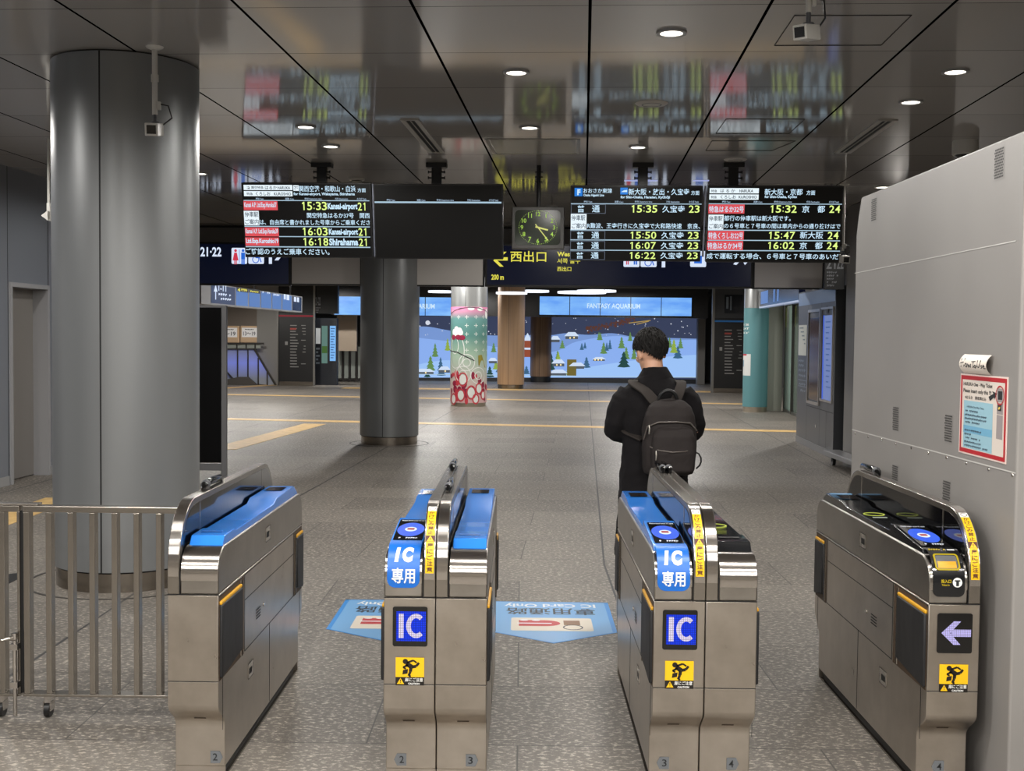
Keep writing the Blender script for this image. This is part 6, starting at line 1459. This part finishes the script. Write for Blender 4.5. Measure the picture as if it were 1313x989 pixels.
for (x, y, w, h) in ((1120.5, 269, 7.5, 23), (1281, 209.5, 14, 33), (1148.5, 537, 8.5, 23), (1216, 549.5, 10.5, 27), (1147.5, 612, 8.5, 20), (1213.5, 634, 11, 20)):
    bx = EP.box(x-w/2, y-h/2, x+w/2, y+h/2); W_, H_ = .075, .105
    ca, cb2 = (bx[0]+bx[2])/2, (bx[1]+bx[3])/2
    mb = MB(); mb.rect(EP, (ca-.046, cb2-.060, ca+.046, cb2+.060), .0008); vp = mb.build('vent_plate', enc_m, e)
    mb = MB()
    for i in range(8):
        for j in range(11):
            mb.disc(EP, ca-.035+i*.010+(.0 if j % 2 else .005), cb2-.05+j*.010, .0038, None, .0016, 8)
    mb.build('vent_holes', dark, vp)
# poster and curled paper
pb = [EP.uv(*q) for q in ((1230.5, 581), (1291, 594.5), (1293.5, 482.5), (1232, 480))]
e = empty('poster', EP.P((pb[0][0]+pb[1][0])/2, pb[0][1]), 0, 'red bordered ticket instruction poster on the grey enclosure', 'poster')
pa0, pb0 = (pb[0][0]+pb[3][0])/2, (pb[0][1]+pb[1][1])/2; pa1, pb1 = (pb[1][0]+pb[2][0])/2, (pb[2][1]+pb[3][1])/2
pw_, ph_ = pa1-pa0, pb1-pb0
Q = lambda u0, v0, u1, v1: (pa0+pw_*u0, pb0+ph_*v0, pa0+pw_*u1, pb0+ph_*v1)
paper = pm('poster paper', C(214, 204, 194), .45); pink = pm('poster margin', C(228, 206, 198), .45)
mb = MB(); mb.rect(EP, Q(0, 0, 1, 1), .0022, .0015); mb.build('sheet', pink, e)
mb = MB(); mb.frame(EP, Q(.02, .02, .98, .98), pw_*.035, .003); mb.rect(EP, Q(.02, .935, .98, .98), .0031); mb.rect(EP, Q(.02, .02, .98, .06), .0031); mb.build('red_border', pm('red border', C(176, 34, 44), .45), e)
mb = MB(); mb.rect(EP, Q(.055, .065, .945, .93), .0028); mb.build('inner_paper', paper, e)
mb = MB(); mb.rect(EP, Q(.10, .08, .72, .67), .0034); mb.build('ticket_picture', pm('ticket pale blue', C(150, 190, 204), .45), e)
mb = MB(); mb.rect(EP, Q(.10, .27, .72, .36), .0036); mb.build('ticket_band', pm('ticket mid blue', C(112, 170, 200), .45), e)
mb = MB(); text(mb, EP, 'HARUKA One - Way Ticket', Q(.08, .84, .70, .90), .02, .0036); text(mb, EP, 'Please insert only this !!!', Q(.08, .755, .68, .82), .02, .0036); text(mb, EP, '※はるか　乗車票のみ', Q(.12, .69, .58, .735), .015, .0036); mb.build('heading', ink, e)
mb = MB()
text(mb, EP, 'HARUKA One-Way Ticket', Q(.17, .575, .54, .609), .01, .004)
for (u0, v, u1) in ((.14, .525, .42), (.13, .475, .60), (.13, .43, .60), (.14, .385, .46), (.13, .285, .50), (.13, .235, .28), (.13, .19, .48), (.13, .14, .50), (.13, .095, .64)): scribble(mb, EP, Q(u0, v, u1, v+.032), int((u1-u0)*36), int(v*1000), .004)
mb.build('small_print', pm('grey blue print', C(66, 86, 102), .5), e)
mb = MB(); mb.rect(EP, Q(.80, .70, .92, .86), .0034); mb.rect(EP, Q(.80, .56, .92, .69), .0034); mb.rect(EP, Q(.80, .27, .92, .55), .0034); mb.build('gate_picture', pm('picture grey', C(150, 142, 142), .45), e)
mb = MB(); mb.rect(EP, Q(.82, .73, .90, .83), .004); mb.rect(EP, Q(.82, .60, .89, .67), .004)
A = lambda u, v: (pa0+pw_*u, pb0+ph_*v)
mb.pts2(EP, [A(.66, .70), A(.74, .75), A(.745, .72), A(.80, .80), A(.70, .82), A(.725, .79), A(.63, .75)][::1], .004); mb.build('dark_arrow', ink, e)
mb = MB(); mb.pts2(EP, [A(.845, .61), A(.87, .63), A(.87, .65), A(.83, .635)], .0046); mb.build('yellow_mark', pm('print yellow', C(220, 190, 90), .5), e)
mb = MB(); ca, cb2 = A(.86, .78); n = 24
for k in range(n):
    t0, t1 = 2*PI*k/n, 2*PI*(k+1)/n; ra, rb = pw_*.085, ph_*.115
    mb.pts2(EP, [(ca+ra*math.cos(t0), cb2+rb*math.sin(t0)), (ca+ra*math.cos(t1), cb2+rb*math.sin(t1)), (ca+(ra-.005)*math.cos(t1), cb2+(rb-.005)*math.sin(t1)), (ca+(ra-.005)*math.cos(t0), cb2+(rb-.005)*math.sin(t0))], .0048)
mb.build('red_oval', pm('red border', C(176, 34, 44), .45), e)
# curled paper reading How To Use: a sheet bowed away from the wall
cb_ = EP.box(1238, 455, 1275, 480); L_ = cb_[2]-cb_[0]
class Curl:
    n = EP.n
    def P(s, a, b, off=0):
        u = (a-cb_[0])/L_; v = (b-cb_[1])/(cb_[3]-cb_[1]); bow = .021*math.sin(PI*max(0, min(1, v*.97+.015)))**.7+.006*u
        return EP.P(a-.006*math.sin(PI*v), b, .0016+bow+off)
cu_ = Curl(); e = empty('curled_paper', EP.P((cb_[0]+cb_[2])/2, cb_[1]), 0, 'curled white paper with handwriting taped above the poster', 'paper')
mb = MB(); n, m_ = 8, 14; vs = [cu_.P(cb_[0]+L_*i/n, cb_[1]+(cb_[3]-cb_[1])*j/m_) for j in range(m_+1) for i in range(n+1)]
vs2 = [cu_.P(cb_[0]+L_*i/n, cb_[1]+(cb_[3]-cb_[1])*j/m_, -.0012) for j in range(m_+1) for i in range(n+1)]
w = n+1; N = len(vs)
fs = [[j*w+i, j*w+i+1, (j+1)*w+i+1, (j+1)*w+i] for j in range(m_) for i in range(n)]
edge_ = [(0, i) for i in range(w)]
mb.add(vs+vs2, fs+[[N+k for k in f[::-1]] for f in fs]); mb.build('sheet', pm('white paper bright', C(226, 216, 204), .5), e, smooth=60)
# handwritten strokes
mb = MB()
def pen(pts):
    q = [(cb_[0]+L_*u, cb_[1]+(cb_[3]-cb_[1])*v) for u, v in pts]; mb.tube([cu_.P(a, b, .0012) for a, b in q], .0017, 6)
for st in ([(.06, .78), (.07, .34)], [(.06, .55), (.17, .60)], [(.18, .80), (.17, .36)], [(.25, .52), (.22, .40), (.28, .34), (.32, .46), (.27, .54)], [(.34, .52), (.36, .34), (.39, .48), (.43, .34), (.46, .52)],
           [(.48, .64), (.60, .66)], [(.54, .65), (.53, .32)], [(.60, .46), (.57, .38), (.61, .32), (.65, .42), (.61, .48)], [(.68, .72), (.69, .40), (.74, .36), (.78, .48), (.79, .72)], [(.86, .48), (.82, .46), (.86, .38), (.82, .32)], [(.89, .40), (.95, .44), (.92, .50), (.89, .40), (.92, .32), (.97, .34)]): pen(st)
mb.build('handwriting', ink, e)
# ================================================================ ceiling fittings
def disc_fix(px, py, r, label, name='ceiling_speaker', cat='speaker'):
    p = ce(px, py); e = empty(name, (p.x, p.y, CEIL), 0, label, cat)
    MB().lathe((p.x, p.y, CEIL-.012), [(r*.86, 0), (r, .011)], 40).build('cover', pm('pale fitting', C(176, 172, 166), .4), e, smooth=40)
    MB().ring((p.x, p.y, CEIL), r*.55, r*.6, -.0135, -.011, 40).build('groove', dark_paint, e)
disc_fix(835.5, 132.5, .125, 'pale round ceiling speaker above the local train board'); disc_fix(943, 204.5, .115, 'pale round ceiling speaker above the rightmost departure board')
p = ce(457.5, 229); e = empty('smoke_detector', (p.x, p.y, CEIL), 0, 'small white smoke detector above the left pair of departure boards', 'smoke detector')
MB().lathe((p.x, p.y, CEIL-.055), [(.045, 0), (.055, .012), (.06, .03), (.085, .034), (.09, .054)], 28).build('body', pm('detector white', C(186, 182, 174), .4), e, smooth=40)
MB().ring((p.x, p.y, CEIL), .05, .062, -.036, -.028, 28).build('slots', dark_paint, e)
p = ce(1238, 181); e = empty('dome_housing', (p.x, p.y, CEIL), 0, 'white cylindrical ceiling housing above the grey enclosure', 'ceiling fitting')
zb_ = depth(1238, 199, p.y).z; r = 16*p.y/F
MB().lathe((p.x, p.y, zb_), [(r*.92, 0), (r, .01), (r, CEIL-zb_-.0002)], 40).build('drum', white_paint, e, smooth=40)
MB().lathe((p.x, p.y, zb_-.03), [(r*.4, 0), (r*.7, .012), (r*.8, .03)], 32).build('dome', glass_dark, e, smooth=60)
def slot(p0, p1, w, label):
    A, B = ce(*p0), ce(*p1); d = (B-A).normalized(); n = V((-d.y, d.x, 0)); c = (A+B)/2; L = (B-A).length/2
    e = empty('slot_diffuser', (c.x, c.y, CEIL), 0, label, 'air diffuser', 'linear ceiling diffusers')
    mb = MB()
    for q in (-1, 1): mb.obox(c+n*q*(w/2-.02)-ZZ*.006, d*L, n*.02, ZZ*.0055)
    for q in (-1, 1): mb.obox(c+d*q*(L-.012)-ZZ*.006, d*.012, n*(w/2-.04), ZZ*.0055)
    mb.obox(c-ZZ*.005, d*(L-.03), n*.004, ZZ*.004); mb.build('frame', pm('diffuser frame', C(170, 166, 160), .4), e)
    mb = MB(); mb.obox(c-ZZ*.002, d*(L-.024), n*(w/2-.04), ZZ*.0015); mb.build('slot', dark, e)
slot((525, 152.5), (560, 195), .155, 'linear air diffuser in the ceiling above the blank departure board'); slot((1139, 153), (1080, 195.5), .155, 'linear air diffuser in the ceiling above the rightmost departure board')
def hatch(pts, label, w, mat, inner=None):
    q = [ce(*p) for p in pts]; c = sum(q, V((0, 0, 0)))/4; e = empty('access_hatch', (c.x, c.y, CEIL), 0, label, 'access hatch')
    mb = MB()
    for i in range(4):
        a, b = q[i], q[(i+1) % 4]; d = (b-a).normalized(); n = V((-d.y, d.x, 0)); mb.obox((a+b)/2-ZZ*.0025, (b-a)/2, n*w/2, ZZ*.002)
    mb.build('frame', mat, e)
    if inner: mb = MB(); mb.prism([c+(p-c)*.93+ZZ*-.003 for p in q], ZZ*.002); mb.build('panel', inner, e)
hatch([(623.5, 178), (742, 178.5), (741, 197.5), (634, 197)], 'pale framed ceiling hatch above the hanging clock', .03, pm('hatch frame', C(150, 146, 140), .4), pm('hatch panel', C(136, 132, 128), .25))
hatch([(993, 58), (1130, 57.5), (1169, 19), (1019, 19.5)], 'thin outlined ceiling hatch behind the top right security camera', .0028, dark)
hatch([(905, 193), (990, 193), (1020, 180.5), (913, 180.5)], 'thin outlined ceiling hatch above the right pair of departure boards', .0028, dark)
hatch([(918, 171), (1012, 171), (1032, 152.5), (931, 152.5)], 'thin outlined ceiling hatch beyond the top right security camera', .0028, dark)
for k, (l, r, y, label) in enumerate(((800.5, 843, 231.5, 'thin lit ceiling line behind the local train board hanger'), (889, 909, 231.5, 'short lit ceiling line between the right pair of boards'))):
    A, B = ce(l, y), ce(r, y); mb = MB(); mb.obox((A+B)/2-ZZ*.0032, (B-A)/2, (0, .02, 0), ZZ*.003); mb.build('line_light', pm('line light', (0, 0, 0, 1), .4, 0, C(190, 200, 255), .7), label=label, cat='ceiling light', group='thin lit ceiling lines')
# ================================================================ standing black sign behind the wide column
SY = 13.25; PS = flat(SY)
l, r = PS.uv(212, 500)[0], PS.uv(291, 500)[0]; zt_ = PS.uv(270, 391.5)[1]; zb_ = PS.uv(270, 600)[1]
e = empty('standing_sign', ((l+r)/2, SY, 0), 0, 'freestanding black sign panel in a grey frame right of the wide left column', 'sign')
frm = pm('sign frame grey', C(104, 104, 106), .4, .4)
for x in (l+.03, r-.03): mb = MB(); mb.box(x-.03, SY-.03, 0.0, x+.03, SY+.03, zt_); mb.build('post', frm, e, bevel=.006); mb = MB(); mb.box(x-.04, SY-.25, 0, x+.04, SY+.25, .03); mb.build('foot', frm, e, bevel=.005)
mb = MB(); mb.box(l+.06, SY-.02, zb_-.03, r-.06, SY+.02, zb_+.05); mb.box(l+.06, SY-.025, zt_-.03, r-.06, SY+.025, zt_); mb.build('cross_rail', frm, e, bevel=.004)
mb = MB(); mb.box(l+.06, SY-.035, zb_+.06, r-.062, SY+.035, zt_-.03); mb.build('panel', pm('dead screen', C(2, 2, 3), .6, spec=.1), e)
# ================================================================ lights
lamp_e = pm('lamp lens', (0, 0, 0, 1), .4, 0, C(255, 246, 232), 5.0)
bezel_m = pm('lamp bezel', C(150, 150, 150), .35)
def downlight(p, label, power=60, r=.066, group='ceiling downlights'):
    e = empty('downlight', (p.x, p.y, CEIL-.012), 0, label, 'downlight', group)
    c = V((p.x, p.y, CEIL))
    MB().ring(c, r, r+.022, -.012, -.0005, 40).build('bezel', bezel_m, e, smooth=40)
    MB().lathe(c+V((0, 0, -.007)), [(r, 0), (r, .005)], 32).build('lens', lamp_e, e)
    l = bpy.data.lights.new('downlight_lamp', 'SPOT'); l.energy = power; l.spot_size = math.radians(174); l.spot_blend = .3; l.shadow_soft_size = .1
    l.color = (1, .965, .915)
    o = bpy.data.objects.new('downlight_lamp', l); COL.objects.link(o); o.parent = e; o.location = (0, 0, -.03)
    return e
DL = [((861, 41), 'ceiling downlight nearest the camera, right of the thick central joint'), ((662, 92), 'ceiling downlight high above the blank board and clock'), ((679, 163), 'ceiling downlight just nearer than the framed hatch'), ((1225, 91), 'ceiling downlight near the right edge above the enclosure'), ((1168, 130), 'ceiling downlight just left of and behind the rightmost one'), ((392, 162), 'ceiling downlight above the leftmost departure board'), ((424, 187), 'ceiling downlight just behind the one over the leftmost board'), ((818, 188), 'ceiling downlight above the boxed local train board'), ((256.5, 222), 'ceiling downlight peeping out right of the wide left column'), ((707, 265), 'ceiling downlight right behind the clock'), ((1131, 239.5), 'ceiling downlight above the far top corner of the enclosure')]
for (q, lab) in DL: downlight(ce(*q), lab, 86)
# the same fittings over the concourse behind the camera and down the hall
for x in (-2.9, -.95, .95, 2.9):
    for y in (3.2, 1.0, -1.6, -4.6): downlight(V((x, y, 0)), 'ceiling downlight over the concourse on the near side of the gates', 180, group='near concourse downlights')
for x, y in ((-4.9, 6.0), (-4.9, 9.4), (-4.9, 2.6)): downlight(V((x, y, 0)), 'added ceiling downlight out of view, left of the wide column', 170, group='added left side downlights')  # added lamps, out of view, to lighten the left side of the wide column
for u_, v_ in ((4.7, 22), (5.0, 28), (-10.5, 33)): downlight(hp(u_, v_), 'added ceiling downlight brightening the sides of the far hall', 300, group='added far side downlights')  # added lamps that lift the dim glass doors and the dark far left
for u in (-8.5, -3.6, 1.6):
    for v in (21, 26, 31.5, 38):
        if u < -6.2 and v < 20: continue
        p = hp(u, v)
        if (p-V((c3.x, c3.y, 0))).length < .7 or (p-V((c4.x, c4.y, 0))).length < .7: continue
        downlight(p, 'ceiling downlight in the far hall beyond the hanging signs', 330, group='far hall downlights')
# one spot washes the printed column
for a in (-.9, .9): downlight(V((c3.x+a, c3.y-.75, 0)), 'ceiling downlight washing the printed festive column', 120, group='far hall downlights')
w = bpy.data.worlds.new('world'); SC.world = w; w.use_nodes = True; w.node_tree.nodes['Background'].inputs[0].default_value = (.02, .02, .022, 1); w.node_tree.nodes['Background'].inputs[1].default_value = 1
SC.cycles.use_denoising = True
SC.cycles.max_bounces = 8; SC.cycles.diffuse_bounces = 4; SC.cycles.glossy_bounces = 4
SC.cycles.sample_clamp_indirect = 4
